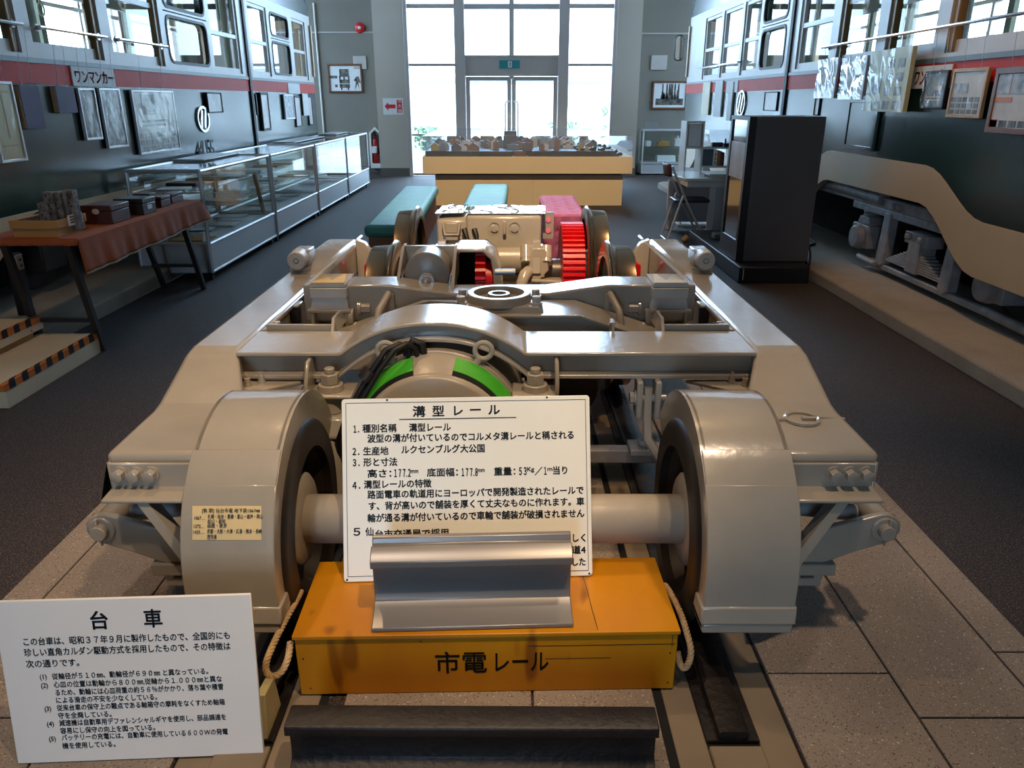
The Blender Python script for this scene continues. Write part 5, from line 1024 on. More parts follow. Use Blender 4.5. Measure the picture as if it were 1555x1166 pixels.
# -- taped note on the fender
def on_fender(px, py, off=0.0085):
    e = Vector((0, 0, EYE)); d = U(px, py, Y=1.0) - e
    for k in range(1400, 1900):
        p = e + d * (k / 1000)
        if p.z < 0.295 and p.y >= 1.875 - 0.347 - off: return p
        if (p.y - 1.875) ** 2 + (p.z - 0.295) ** 2 <= (0.347 + off) ** 2 and p.z >= 0.295: return p
def wrap(name, px0, px1, py0, py1, off, m, par):
    b = MB(); b.grid(lambda u, v: on_fender(px0 + (px1 - px0) * u, py1 + (py0 - py1) * v, off), 2, 12); return b.build(name, m, par)
pa, pc = on_fender(292, 768), on_fender(397, 820)
t = thing('gauge_note', 'yellowed handwritten track gauge note under clear film taped to the fender', 'note', tuple((pa + pc) / 2))
sh = wrap('paper', 292, 397, 768, 820, 0.0085, M['paper_y'], t)
pb = on_fender(292, 820); Mx = plane_m(pb + Vector((0, -0.0035, 0)), (1, 0, 0), pa - pb); Wn, Hn = pc.x - pa.x, (pa - pb).length
Q = [(500, 783), (820, 783), (812, 932), (504, 932)]
L = [('[軌 間] 仙台市電 地下鉄1067㎜', 540, 803, 800), ('1067…', 505, 555, 832), ('札幌・仙台・豊橋・富山・福井・岡山', 568, 815, 826), ('松山・高知', 568, 648, 847), ('1372…', 505, 555, 868), ('函館・東京', 568, 655, 866), ('1435…', 505, 555, 893), ('京都・大阪・大津・広島・熊本・長崎', 568, 810, 890), ('鹿児島', 570, 612, 914)]
sign_text(L, Q, Wn, Hn, 21, 'handwriting', M['ink'], sh, Mx)
wrap('film', 290, 404, 742, 868, 0.013, M['tape_film'], t)
# -- loose clear holders and papers on the bolster caps and the motor
for s, la, lb in ((-1, 'cream paper sheet lying on the spring box beneath the clear stand nearer the display cases', 'clear acrylic stand leaning on the spring box nearer the display cases'), (1, 'cream paper sheet lying on the spring box beneath the clear stand nearer the kiosk', 'clear acrylic stand leaning on the spring box nearer the kiosk')):
    c = lambda v: XT + s * v
    b = MB(); z = 0.7072; b.prism([(c(0.608), 2.94), (c(0.738), 2.94), (c(0.73), 3.09), (c(0.63), 3.10)], 'Z', z, z + 0.003); o = b.build('paper_sheet', M['paper_y' if s < 0 else 'paper'], None); tag(o, la, 'paper')
    b = MB(); p = [Vector((c(0.742), 2.96, 0.711)), Vector((c(0.742), 3.12, 0.711)), Vector((c(0.565 + 0.03), 3.30, 0.835)), Vector((c(0.565 + 0.03), 3.20, 0.835))]
    mdl = [Vector((c(0.745), 2.94, 0.711)), Vector((c(0.70), 3.03, 0.742)), Vector((c(0.70), 3.12, 0.735)), Vector((c(0.66), 3.11, 0.711)), Vector((c(0.66), 3.02, 0.711))]
    n = Vector((s * 0.004, 0, 0.003))
    b.hexa([v - n for v in p], [v + n for v in p]); bmesh.ops.recalc_face_normals(b.bm, faces=b.bm.faces[:])
    o = tag(b.build('clear_stand', M['frosted'], None, smooth=False), lb, 'stand')
    b = MB(); q = [Vector((c(0.700), 2.99, 0.7455)), Vector((c(0.665), 2.985, 0.711)), Vector((c(0.645), 3.08, 0.711)), Vector((c(0.68), 3.09, 0.758))]; n = Vector((0.001, 0.0015, 0.001)); b.hexa([v - n for v in q], [v + n for v in q]); bmesh.ops.recalc_face_normals(b.bm, faces=b.bm.faces[:]); b.build('foot_fold', M['acrylic'], o, smooth=False)
for px, lab in ((((661, 331), (703, 322), (711, 307), (673, 312)), 'white paper in a clear sleeve lying on the narrow end of the box shaped motor'), (((708, 322), (828, 322), (828, 311), (718, 311)), 'long white sheet in a clear sleeve lying on top of the box shaped motor')):
    zc = 0.7465 if px[0][0] > 700 else 0.7475
    p = [U(x, y, Y=(4.60 if k < 2 else 4.97) + (0.03 if k in (1, 2) and px[0][0] < 700 else 0)) for k, (x, y) in enumerate(px)]; p = [Vector((v.x, v.y, zc)) for v in p]
    b = MB(); b.prism([(v.x, v.y) for v in p], 'Z', zc, zc + 0.002); o = tag(b.build('paper_sleeve', M['paper'], None, smooth=False), lab, 'paper sleeve')
    b = MB(); b.grid(lambda u, v: p[0].lerp(p[1], u).lerp(p[3].lerp(p[2], u), v) + Vector((0, 0, 0.004 + 0.004 * math.sin(9 * u + 4 * v) * math.sin(7 * v))), 14, 8); b.build('clear_sleeve', M['film'], o)
# ================================================================ hall furniture on the side of tram 415
CXF, CXB, CH = -2.412, -3.01, 0.878
cases = [(6.10, 7.90), (7.935, 9.74), (9.775, 11.58), (11.615, 13.36)]
clab = ['glass display case nearest the cloth covered table, full of papers', 'glass display case second from the cloth covered table', 'glass display case third from the cloth covered table', 'glass display case at the far end of the row, nearest the fire extinguisher']
def bars(mb, x0, x1, y0, y1, z0, z1, r):
    for a, b in ((0, 1), (1, 3), (3, 2), (2, 0)):
        p = [(x0, y0), (x1, y0), (x0, y1), (x1, y1)]
        for z in (z0, z1): mb.tube([(*p[a], z), (*p[b], z)], r, 8)
    for x in (x0, x1):
        for y in (y0, y1): mb.tube([(x, y, z0 - 0.0), (x, y, z1)], r, 8)
def showcase(x0, x1, y0, y1, z1, lab, base=0.30, group='glass display cases along tram 415', shelves=(0.52, 0.70), casters=True):
    t = thing('display_case', lab, 'display case', ((x0 + x1) / 2, (y0 + y1) / 2, 0), 0, group)
    r = 0.016; zb = 0.075 if casters else 0.03
    f = MB(); bars(f, x0 + r, x1 - r, y0 + r, y1 - r, base, z1 - r, r); bars(f, x0 + r, x1 - r, y0 + r, y1 - r, zb, base, r * 0.8); f.build('frame', M['alu'], t)
    b = MB(); b.box(x0 + 0.012, x1 - 0.012, y0 + 0.012, y1 - 0.012, zb + 0.01, base - 0.01); b.build('base_panel', M['alu_panel'], t, smooth=False)
    g = MB(); e = 0.008
    for X in (x0 + e, x1 - e): g = MB(); g.box(X - 0.002, X + 0.002, y0 + 0.02, y1 - 0.02, base, z1 - 0.02); g.build('side_glass', M['glass_case'], t, smooth=False)
    for Y in (y0 + e, y1 - e): g = MB(); g.box(x0 + 0.02, x1 - 0.02, Y - 0.002, Y + 0.002, base, z1 - 0.02); g.build('end_glass', M['glass_case'], t, smooth=False)
    g = MB(); g.box(x0 + 0.02, x1 - 0.02, y0 + 0.02, y1 - 0.02, z1 - 0.012, z1 - 0.008); g.build('top_glass', M['glass_case'], t, smooth=False)
    for z in shelves: g = MB(); g.box(x0 + 0.03, x1 - 0.03, y0 + 0.03, y1 - 0.03, z, z + 0.005); g.build('shelf', M['glass_case'], t, smooth=False)
    if casters:
        for x in (x0 + 0.05, x1 - 0.05):
            for y in (y0 + 0.08, y1 - 0.08):
                c = MB(); c.cyl((x - 0.012, y, 0.03), (x + 0.012, y, 0.03), 0.03, 14); c.box(x - 0.02, x + 0.02, y - 0.02, y + 0.02, 0.045, 0.075); c.build('caster', M['black'], t)
    return t
M['alu_panel'] = mat('grey_case_panel', (190, 190, 192), 0.4, 0.2)
for (y0, y1), lab in zip(cases, clab): showcase(CXB, CXF, y0, y1, CH, lab)
# things shown in the cases: papers, albums, plates, each one by itself
rr = random.Random(11)
kinds = [('paper', 'paper', 'white paper sheet'), ('photo_pale', 'print', 'pale printed sheet'), ('leather', 'album', 'dark brown album'), ('card', 'card', 'brown card folder'), ('photo_dark', 'print', 'dark photographic print'), ('paper', 'booklet', 'white booklet')]
lv = {'lowest level': 0.302, 'middle shelf': 0.5255, 'upper shelf': 0.7055}
names = {'paper': 'paper_sheet', 'print': 'printed_sheet', 'album': 'photo_album', 'card': 'card_folder', 'booklet': 'booklet'}
ordw = ['first case', 'second case', 'third case', 'last case']
posw = ['near end', 'after the near end', 'before the middle', 'middle', 'past the middle', 'far end']
for ci, n in ((0, 6), (1, 4), (2, 3), (3, 2)):
    for lname, z in lv.items():
        if ci >= 2 and lname == 'upper shelf': continue
        y0, y1 = cases[ci]
        for k in range(n):
            mk, cat, desc = kinds[rr.randrange(6)]
            L_ = (y1 - y0 - 0.16) / n; yy = y0 + 0.08 + L_ * (k + 0.5); xx = CXB + 0.30 + rr.uniform(-0.1, 0.1)
            h = {'album': 0.03, 'card': 0.012, 'booklet': 0.01}.get(cat, 0.003); a = rr.uniform(0.11, 0.16); c = min(L_ * 0.42, rr.uniform(0.09, 0.15))
            m_ = Matrix.Translation((xx, yy, z)) @ Matrix.Rotation(rr.uniform(-0.25, 0.25), 4, 'Z')
            b = MB(); b.box(-a, a, -c, c, 0, h, m_)
            tag(b.build(names[cat], M[mk], None, smooth=False), '%s on the %s of the %s, %s' % (desc, lname, ordw[ci], posw[min(5, int(round(k * 5 / max(n - 1, 1))))]), cat, 'exhibits in the display cases')
b = MB(); b.hexa([(-2.50, 6.18, 0.304), (-2.46, 6.20, 0.304), (-2.50, 6.34, 0.304), (-2.54, 6.32, 0.304)], [(-2.50, 6.18, 0.31), (-2.46, 6.20, 0.31), (-2.50, 6.34, 0.37), (-2.54, 6.32, 0.37)]); bmesh.ops.recalc_face_normals(b.bm, faces=b.bm.faces[:])
tag(b.build('caption_card', M['paper'], None, smooth=False), 'small bright tilted caption card in the near bottom corner of the first display case', 'card')
b = MB(); b.tube([(-2.47, 7.55, 0.72), (-2.50, 7.80, 0.32)], 0.02, 10); tag(b.build('rolled_sheet', M['card']), 'brown rolled sheet leaning in the far corner of the first display case', 'roll')
b = MB(); b.lathe([(0.0, 0.0), (0.0, 0.02), (0.02, 0.03), (0.16, 0.12), (0.17, 0.118), (0.03, 0.022), (0.02, 0)], (-2.62, 7.45, 0.532), 'Z', 28); tag(b.build('glass_bowl', M['acrylic']), 'clear glass bowl on the middle shelf of the first display case', 'bowl')
for y0, y1, lab in ((7.0, 7.9, 'thin grey panel lying on top of the first display case'), (10.0, 11.6, 'pale flat panel lying on top of the third display case'), (12.4, 13.3, 'pale flat panel lying on top of the last display case')):
    b = MB(); b.box(-3.0, -2.72, y0, y1, CH + 0.001, CH + 0.012); tag(b.build('flat_panel', M['alu_panel'], bevel=0.003), lab, 'panel')
# ---- folding table with rust cloth
TX0, TX1, TY0, TY1, TZ = -2.78, -2.265, 3.98, 5.66, 0.70
t = thing('folding_table', 'long dark legged folding table under the rust cloth', 'table', ((TX0 + TX1) / 2, (TY0 + TY1) / 2, 0))
b = MB(); b.box(TX0, TX1, TY0, TY1, TZ - 0.035, TZ - 0.006); b.build('tabletop', M['brown_leg'], t, bevel=0.004)
legs = {}
for nm, xg, xt_, yg, yt_ in (('a', -2.40, -2.40, 4.27, 4.12), ('b', -2.745, -2.745, 4.27, 4.12), ('c', -2.40, -2.40, 5.83, 5.56), ('d', -2.72, -2.72, 5.86, 5.56)):
    b = MB(); zg = 0.002; b.hexa([(xg - 0.017, yg - 0.017, zg), (xg + 0.017, yg - 0.017, zg), (xg + 0.017, yg + 0.017, zg), (xg - 0.017, yg + 0.017, zg)], [(xt_ - 0.017, yt_ - 0.017, TZ - 0.03), (xt_ + 0.017, yt_ - 0.017, TZ - 0.03), (xt_ + 0.017, yt_ + 0.017, TZ - 0.03), (xt_ - 0.017, yt_ + 0.017, TZ - 0.03)])
    b.build('leg', M['brown_leg'], t)
for y, yz in ((4.225, 0.20), (5.76, 0.20)):
    b = MB(); b.box(-2.74, -2.40, y - 0.012, y + 0.012, yz - 0.012, yz + 0.012); b.build('leg_brace', M['brown_leg'], t)
def cloth_fn():
    mb = MB(); ny, NZ = 90, 7
    def wav(y, k): return (0.007 * math.sin(9 * y + 1.1) + 0.005 * math.sin(23.7 * y) + 0.004 * math.sin(47 * y + 2)) * k
    rows = []
    for i in range(ny + 1):
        y = TY0 - 0.004 + (TY1 - TY0 + 0.008) * i / ny; r_ = [(TX0 - 0.003, y, TZ - 0.03), (TX0 - 0.002, y, TZ + 0.002), (TX0 + 0.2, y, TZ + 0.001), (TX1 - 0.006, y, TZ + 0.002)]
        for j in range(NZ + 1):
            k = j / NZ; r_.append((TX1 + 0.004 + 0.018 * k + wav(y, k), y + 0.10 * k * max(0, (i / ny - 0.9) * 10), TZ - 0.004 - k * (0.175 - 0.03 * i / ny)))
        rows.append([mb.bm.verts.new(p) for p in r_])
    for a, c in zip(rows, rows[1:]):
        for j in range(len(a) - 1): mb.bm.faces.new((a[j], c[j], c[j + 1], a[j + 1]))
    # far end flap and near end fold
    for y, dz, sg in ((TY1 + 0.004, 0.16, 1), (TY0 - 0.004, 0.028, -1)):
        g = [[mb.bm.verts.new((TX0 + (TX1 - TX0 + 0.01) * i / 14, y + sg * (0.03 * k + 0.012 * k * math.sin(9 * i / 3)), TZ + 0.002 - k * dz)) for k in (0, 0.5, 1)] for i in range(15)]
        for a, c in zip(g, g[1:]):
            for j in range(2): mb.bm.faces.new((a[j], a[j + 1], c[j + 1], c[j]))
    return mb
ct = tag(cloth_fn().build('tablecloth', M['cloth'], None, solid=0.003), 'rust coloured velvet cloth draped over the folding table', 'tablecloth')
hm = MB(); wav = lambda y: 0.007 * math.sin(9 * y + 1.1) + 0.005 * math.sin(23.7 * y) + 0.004 * math.sin(47 * y + 2)
hm.tube([(TX1 + 0.022 + wav(TY0 + (TY1 - TY0) * i / 80), TY0 + (TY1 - TY0) * i / 80 + 0.1 * max(0, (i / 80 - 0.9) * 10), TZ - 0.004 - (0.175 - 0.03 * i / 80)) for i in range(81)], 0.006, 6); hm.build('hem', M['hem'], ct)
def px_box(C, far, left, top, z=0.7035):
    c = U(*C, Z=z); y2 = U(*far, X=c.x).y; x1 = U(*left, Y=c.y).x; zt = U(C[0], top, Y=c.y).z
    return x1, c.x, c.y, y2, z, zt
# ticket tray
x0, x1, y0, y1, z0, z1 = px_box((91, 360.5), (135, 350), (18, 361), 335)
t = thing('ticket_tray', 'shallow brown cardboard tray with a white label, on the near end of the rust cloth', 'tray', ((x0 + x1) / 2, (y0 + y1) / 2, z0))
zm = z0 + (z1 - z0) * 0.5
b = MB(); b.ring([(x0 + 0.008, y0 + 0.008), (x1 - 0.008, y0 + 0.008), (x1 - 0.008, y1 - 0.008), (x0 + 0.008, y1 - 0.008)], [(x0 + 0.014, y0 + 0.014), (x1 - 0.014, y0 + 0.014), (x1 - 0.014, y1 - 0.014), (x0 + 0.014, y1 - 0.014)], 'Z', z0, z1 - 0.004); b.box(x0 + 0.01, x1 - 0.01, y0 + 0.01, y1 - 0.01, z0, z0 + 0.01); b.build('tray_body', M['card'], t, smooth=False)
b = MB(); b.ring([(x0, y0), (x1, y0), (x1, y1), (x0, y1)], [(x0 + 0.008, y0 + 0.008), (x1 - 0.008, y0 + 0.008), (x1 - 0.008, y1 - 0.008), (x0 + 0.008, y1 - 0.008)], 'Z', zm, z1); b.build('tray_rim', M['card'], t, bevel=0.002)
b = MB()
for i in range(1, 8): xx = x0 + (x1 - x0) * i / 8; b.box(xx - 0.002, xx + 0.002, y0 + 0.02, y1 - 0.02, z0 + 0.01, z1 - 0.003)
for i in range(1, 5): yy = y0 + (y1 - y0) * i / 5; b.box(x0 + 0.02, x1 - 0.02, yy - 0.002, yy + 0.002, z0 + 0.01, z1 - 0.004)
b.build('divider', M['leather'], t, smooth=False)
b = MB(); yb_ = y0 + (y1 - y0) * 0.35; b.box(x1 + 0.001, x1 + 0.003, yb_, yb_ + (y1 - y0) * 0.5, z1 - 0.045, z1 + 0.012); lb = b.build('tray_label', M['paper'], t, smooth=False)
b = MB()
for j in range(3):
    for i in range(9): b.box(x1 + 0.003, x1 + 0.0038, yb_ + 0.02 + i * (y1 - y0) * 0.045, yb_ + 0.02 + (i * 0.045 + 0.03) * (y1 - y0), z1 - 0.004 - j * 0.014, z1 + 0.004 - j * 0.014)
b.build('handwriting', M['ink'], lb, smooth=False)
M['punch'] = mat('grey_punched_tube', (120, 116, 112), 0.6, 0, 0.3, 30, col2=(70, 66, 64))
stk = [(66, 290), (80, 288), (92, 262 + 26), (101, 286), (113, 284), (74, 306)]
for k, (px, pt) in enumerate([(72, 307), (83, 291), (94, 291), (103, 290), (114, 288)]):
    c = U(px, 331, Y=y0 + (y1 - y0) * (0.25 + 0.1 * k)); zt_ = U(px, pt, Y=c.y).z; w2 = 0.026
    b = MB(); b.box(c.x - w2, c.x + w2, c.y - w2, c.y + w2, z0 + 0.012, zt_)
    o = tag(b.build('ticket_bundle', M['punch'], bevel=0.004), ['short punched grey ticket bundle standing first in the cardboard tray', 'tall grey ticket bundle second from the short one in the tray', 'tall grey ticket bundle in the middle of the tray row', 'tall grey ticket bundle beside the last one in the tray', 'tallest grey ticket bundle at the labelled end of the tray'][k], 'ticket bundle', 'ticket bundles in the tray')
    b = MB()
    for i in range(4):
        zz_ = zt_ - 0.018 - i * 0.022
        if zz_ > z1: b.cyl((c.x + w2 - 0.001, c.y - 0.008 + 0.016 * (i % 2), zz_), (c.x + w2 + 0.0012, c.y - 0.008 + 0.016 * (i % 2), zz_), 0.005, 8); b.cyl((c.x - 0.008 + 0.016 * (i % 2), c.y - w2 + 0.001, zz_), (c.x - 0.008 + 0.016 * (i % 2), c.y - w2 - 0.0012, zz_), 0.005, 8)
    b.build('punch_mark', M['ink'], o)
# leatherette boxes
for C, far, left, top, m_, lab, plate in (((172, 340.5), (199, 331), (126, 340), 312, 'leather', 'large dark brown lidded box in the middle of the rust cloth', True), ((219, 327), (238, 319), (176, 327), 302, 'box_black', 'large black lidded box with a white tag behind the brown box', True),
                                          ((246, 315.5), (260, 310), (234, 316), 299, 'leather', 'small brown box between the large black box and the last box', False), ((262, 309.5), (279, 303), (248, 309), 294, 'leather', 'small brown box at the far end of the rust cloth', False)):
    x0, x1, y0, y1, z0, z1 = px_box(C, far, left, top)
    t = thing('lidded_box', lab, 'box', ((x0 + x1) / 2, (y0 + y1) / 2, z0), 0, 'leatherette boxes on the rust cloth')
    zm = z0 + (z1 - z0) * 0.68
    b = MB(); b.box(x0, x1, y0, y1, z0, zm - 0.001); bo_ = b.build('box_body', M[m_], t, bevel=0.004)
    b = MB(); b.box(x0 - 0.003, x1 + 0.003, y0 - 0.003, y1 + 0.003, zm, z1); b.build('lid', M[m_], t, bevel=0.006)
    if plate:
        b = MB()
        if m_ == 'leather': b.prism([((x0 + x1) / 2 + 0.022 * math.cos(a), zm + 0.0 + 0.016 * math.sin(a)) for a in [PI * i / 12 * 2 for i in range(12)]], 'Y', y0 - 0.006, y0 - 0.0035)
        else: b.box(x1 + 0.0005, x1 + 0.002, (y0 + y1) / 2 - 0.03, (y0 + y1) / 2 + 0.03, z0 + 0.03, zm - 0.012)
        b.build('lock_plate' if m_ == 'leather' else 'paper_tag', M['alu'] if m_ == 'leather' else M['paper'], bo_)
b = MB(); x, y = -2.62, 5.56; b.box(x - 0.06, x + 0.06, y - 0.05, y + 0.05, 0.7035, 0.76); tag(b.build('dark_tin', M['box_black'], bevel=0.004), 'small black tin behind the two small brown boxes', 'tin', 'leatherette boxes on the rust cloth')
# socket on the trunking seen below the table
c = U(30, 398, X=-2.95); b = MB(); b.box(-2.96, -2.945, c.y - 0.03, c.y + 0.03, c.z - 0.045, c.z + 0.045); o = tag(b.build('wall_socket', M['wall'], bevel=0.004), 'small cream socket plate in the dark under the cloth table', 'socket')
b = MB()
for dz in (-0.02, 0.015): b.box(-2.9452, -2.944, c.y - 0.012, c.y + 0.012, c.z + dz - 0.006, c.z + dz + 0.006)
b.build('socket_hole', M['ink'], o, smooth=False)
b = MB(); b.box(-3.0, -2.96, c.y - 0.05, c.y + 0.05, 0.126, c.z + 0.05); b.build('socket_post', M['black'], o, smooth=False)
# ---- white boarding step with hazard tape
t = thing('boarding_step', 'white two tier boarding step edged with orange and black tape', 'step', (-2.6, 3.8, 0))
def tape(par, xe, ya, yb, z, wide=0.032, drop=0.03):
    b = MB(); b.box(xe - wide, xe + 0.0012, ya, yb, z, z + 0.0012); b.box(xe, xe + 0.0012, ya, yb, z - drop, z + 0.0012); tp = b.build('hazard_tape', M['hazard_or'], par, smooth=False)
    b = MB(); y = ya + 0.035
    while y < yb - 0.05:
        b.box(xe + 0.0010, xe + 0.0022, y, y + 0.048, z - drop, z + 0.001); b.prism([(xe + 0.0015, y + 0.0), (xe + 0.0015, y + 0.048), (xe - wide * 0.55, y + 0.075), (xe - wide, y + 0.115), (xe - wide, y + 0.06), (xe - wide * 0.5, y + 0.025)], 'Z', z + 0.001, z + 0.002); y += 0.105
    b.build('black_stripe', M['black'], tp, smooth=False)
b = MB(); b.box(-2.755, -2.40, 3.372, 4.24, 0.0, 0.115); lt = b.build('lower_tread', M['ply_white'], t, bevel=0.002); tape(lt, -2.40, 3.372, 4.24, 0.115)
b = MB(); b.box(-2.755, -2.40, 3.370, 3.3712, 0.085, 0.1165); b.build('hazard_tape', M['hazard_or'], lt, smooth=False)
b = MB(); b.box(-3.02, -2.70, 3.1, 4.235, 0.150, 0.222); ut = b.build('upper_tread', M['ply_white'], t, bevel=0.002); tape(ut, -2.70, 3.1, 4.235, 0.222)
for y in (3.55, 4.12):
    b = MB(); b.cyl((-2.7, y, 0.165), (-2.697, y, 0.165), 0.004, 8); b.build('screw', M['grime'], ut)
b = MB(); b.box(-2.755, -2.722, 3.86, 4.16, 0.116, 0.149); b.build('support_block', M['card'], t, smooth=False)
# ================================================================ hangings on the two trams
def hang(s, x0, x1, yt, yb, label, cat, fm, im, name='framed_print', fw=0.018, th=0.022, X=None, group=None, extra=None, film=False, wire=None):
    """near pixel column x0, far column x1; yt/yb at the nearer column"""
    X = X or (3.045 if s < 0 else 2.705)
    xo = s * X; nr, fr = (x0, x1) if s < 0 else (x1, x0)
    fr = fr + (-1 if s < 0 else 1) * abs(777 - fr) / (3694 - (yt + yb) / 2) * (yb - yt)   # the far upright leans in the photograph
    a = U(nr, yt, X=xo); b_ = U(nr, yb, X=xo); y2 = U(fr, yt, X=xo).y
    y1 = a.y; za, zb_ = a.z, b_.z
    t = thing(name, label, cat, (xo, (y1 + y2) / 2, zb_), 0, group)
    xi, xj = xo, xo + s * th                       # xi faces the hall
    if fm:
        f = MB(); f.ring([(y1, zb_), (y2, zb_), (y2, za), (y1, za)], [(y1 + fw, zb_ + fw), (y2 - fw, zb_ + fw), (y2 - fw, za - fw), (y1 + fw, za - fw)], 'X', xi, xj); f.build('frame', M[fm], t, bevel=0.003, seg=1)
        p = MB(); p.box(xi + s * 0.007, xj, y1 + fw * 0.8, y2 - fw * 0.8, zb_ + fw * 0.8, za - fw * 0.8)
    else:
        p = MB(); p.box(xi, xj, y1, y2, zb_, za)
    po = p.build('print' if fm else 'panel', M[im], t, smooth=False)
    if name == 'violet_panel':
        e_ = MB(); e_.box(xi + s * 0.003, xj + s * 0.002, y1 - 0.008, y2 - 0.01, zb_ + 0.004, za - 0.004); e_.build('wooden_edge', M['wood_pale'], t, smooth=False)
    if film:
        g = MB(); n1, n2 = 16, 16; rnd = random.Random(int(x0)); ph = [rnd.uniform(0, 6) for _ in range(4)]
        xs_ = xi - s * 0.004
        fl_ = (lambda u: u) if s < 0 else (lambda u: 1 - u)
        n1, n2 = 26, 30; q0 = fw if fm else 0; amp = 0.005 if fm else 0.010
        def crease(u, v): return amp * (noise.noise(Vector((u * 2.2 + ph[0], v * 2.0, ph[1]))) + 0.7 * abs(noise.noise(Vector((u * 5 + v * 3, v * 2.5 - u, ph[2])))))
        g.grid(lambda u, v: Vector((xs_ - s * (0.006 + crease(u, v)), y1 + q0 + (y2 - y1 - 2 * q0) * fl_(u), zb_ + q0 * 0.6 + (za - zb_ - q0 * 1.2) * v)), n1, n2); g.build('clear_wrap', M['tape_film' if fm or name == 'photo_board' else 'film'], t)
    if extra: extra(po, xi + s * (0.0062 if fm else -0.0008), y1, y2, zb_, za, s)
    if wire is not None:
        for y in (y1 + (y2 - y1) * 0.25, y1 + (y2 - y1) * 0.75):
            w_ = MB(); w_.tube([(xo + s * 0.01, y, za), (s * ((3.03 if s < 0 else 2.70)), y, wire)], 0.0016, 5); w_.build('hanging_wire', M['alu'], t)
    return t
def rects(mats, spec):
    def f(po, x, y1, y2, z1, z2, s):
        for mk, q in zip(mats, spec):
            b = MB()
            for (u0, u1, v0, v1) in q:
                if s > 0: u0, u1 = 1 - u1, 1 - u0
                b.box(x - s * 0.0012, x, y1 + (y2 - y1) * u0, y1 + (y2 - y1) * u1, z1 + (z2 - z1) * v0, z1 + (z2 - z1) * v1)
            b.build('picture' if len(q) < 2 else 'printed_blocks', M[mk], po, smooth=False)
    return f
grid_b = lambda nu, nv, u0, u1, v0, v1, f=0.7: [(u0 + (u1 - u0) * i / nu, u0 + (u1 - u0) * (i + f) / nu, v0 + (v1 - v0) * j / nv, v0 + (v1 - v0) * (j + f) / nv) for i in range(nu) for j in range(nv)]
GL = 'pictures hung along tram 415'
hang(-1, -24, 45, 122, 252, 'large parchment poster in a silver frame, nearest of those on tram 415', 'picture', 'alu', 'parch', group=GL, wire=1.82, film=True, extra=rects(['wood_pale'], [[(0.5, 0.53, 0.3, 0.85), (0.35, 0.8, 0.86, 0.88), (0.2, 0.75, 0.2, 0.215)]]))
hang(-1, 28, 71, 129, 197, 'tall violet panel with a wooden edge beside the parchment poster', 'panel', None, 'purple', name='violet_panel', th=0.03, group=GL, wire=1.82)
hang(-1, 83, 119, 131, 172, 'smaller violet panel hung between the tall violet panel and a silver frame', 'panel', None, 'purple', name='violet_panel', th=0.03, group=GL, wire=1.82)
hang(-1, 118, 158, 133, 215, 'narrow silver frame with wrinkled film over a dark print', 'picture', 'alu', 'photo_dark', group=GL, film=True, wire=1.82)
hang(-1, 150, 197, 133, 228, 'narrow frame with a bright landscape print beside the wrinkled film frame', 'picture', 'alu', 'photo_mix', group=GL, wire=1.82, film=True)
hang(-1, 199, 277, 136, 238, 'large square silver frame of many small pictures near the tram emblem', 'picture', 'alu', 'photo_pale', group=GL, wire=1.82, film=True, extra=rects(['photo_mix', 'photo_dark'], [grid_b(7, 3, 0.04, 0.96, 0.04, 0.36), [(0.2, 0.5, 0.62, 0.93), (0.15, 0.75, 0.5, 0.53), (0.15, 0.7, 0.43, 0.46)]]))
hang(-1, 314, 340, 140, 172, 'small clear framed sheet just above the tram emblem', 'picture', 'black', 'photo_pale', fw=0.012, group=GL)
hang(-1, 388, 393, 142, 175, 'narrow black frame right beside the black door post of tram 415', 'picture', 'black', 'photo_mix', fw=0.02, group=GL)
hang(-1, 395, 413, 140, 200, 'tall black frame beyond the black door post of tram 415', 'picture', 'black', 'photo_pale', fw=0.03, group=GL)
hang(-1, 431, 449, 143, 182, 'small silver frame with a bright print toward the far end of tram 415', 'picture', 'alu', 'photo_mix', fw=0.02, group=GL)
hang(-1, 447, 460, 146, 194, 'tall narrow pale frame toward the far end of tram 415', 'picture', 'black', 'photo_pale', fw=0.02, group=GL, X=3.06)
hang(-1, 459, 470, 142, 176, 'white notice sheet second from the far end of tram 415', 'notice', None, 'paper', name='notice_sheet', th=0.01, group=GL)
hang(-1, 467, 477, 146, 191, 'black narrow frame at the very end of tram 415', 'picture', 'black', 'photo_pale', fw=0.02, group=GL, X=3.06)
t = hang(-1, 437, 456, 126, 142, 'small white caption strip on the vermilion stripe near the far end of tram 415', 'sign', None, 'paper', name='caption_strip', th=0.006, X=3.07)
# one-man car plates
def katakana(txt, wfrac):
    def f(po, x, y1, y2, z1, z2, s):
        h = (z2 - z1) * 0.78
        if s < 0: text_mesh([(txt, 0, 0, h, -(y2 - y1) * wfrac, 0.012)], 'lettering', M['sign_red'], po, plane_m((x + 0.0006, y1 + (y2 - y1) * 0.04, z1 + (z2 - z1) * 0.2), (0, 1, 0), (0, 0, 1)))
        else: text_mesh([(txt, 0, 0, h, -(y2 - y1) * wfrac, 0.012)], 'lettering', M['sign_red'], po, plane_m((x - 0.0006, y2 - (y2 - y1) * 0.04, z1 + (z2 - z1) * 0.2), (0, -1, 0), (0, 0, 1)))
    return f
hang(-1, 107, 176, 100, 130, 'white plate with red katakana fixed on the stripe of tram 415', 'sign', None, 'paper', name='tram_plate', th=0.008, X=3.066, extra=katakana('ワンマンカー', 0.92))
hang(1, 1384, 1447, 97, 133, 'white plate with red katakana behind the framed pictures of the grey bogie tram', 'sign', None, 'paper', name='tram_plate', th=0.008, X=2.735, extra=katakana('ワンマンカー', 0.95))
GR = 'pictures hung along the grey bogie tram'
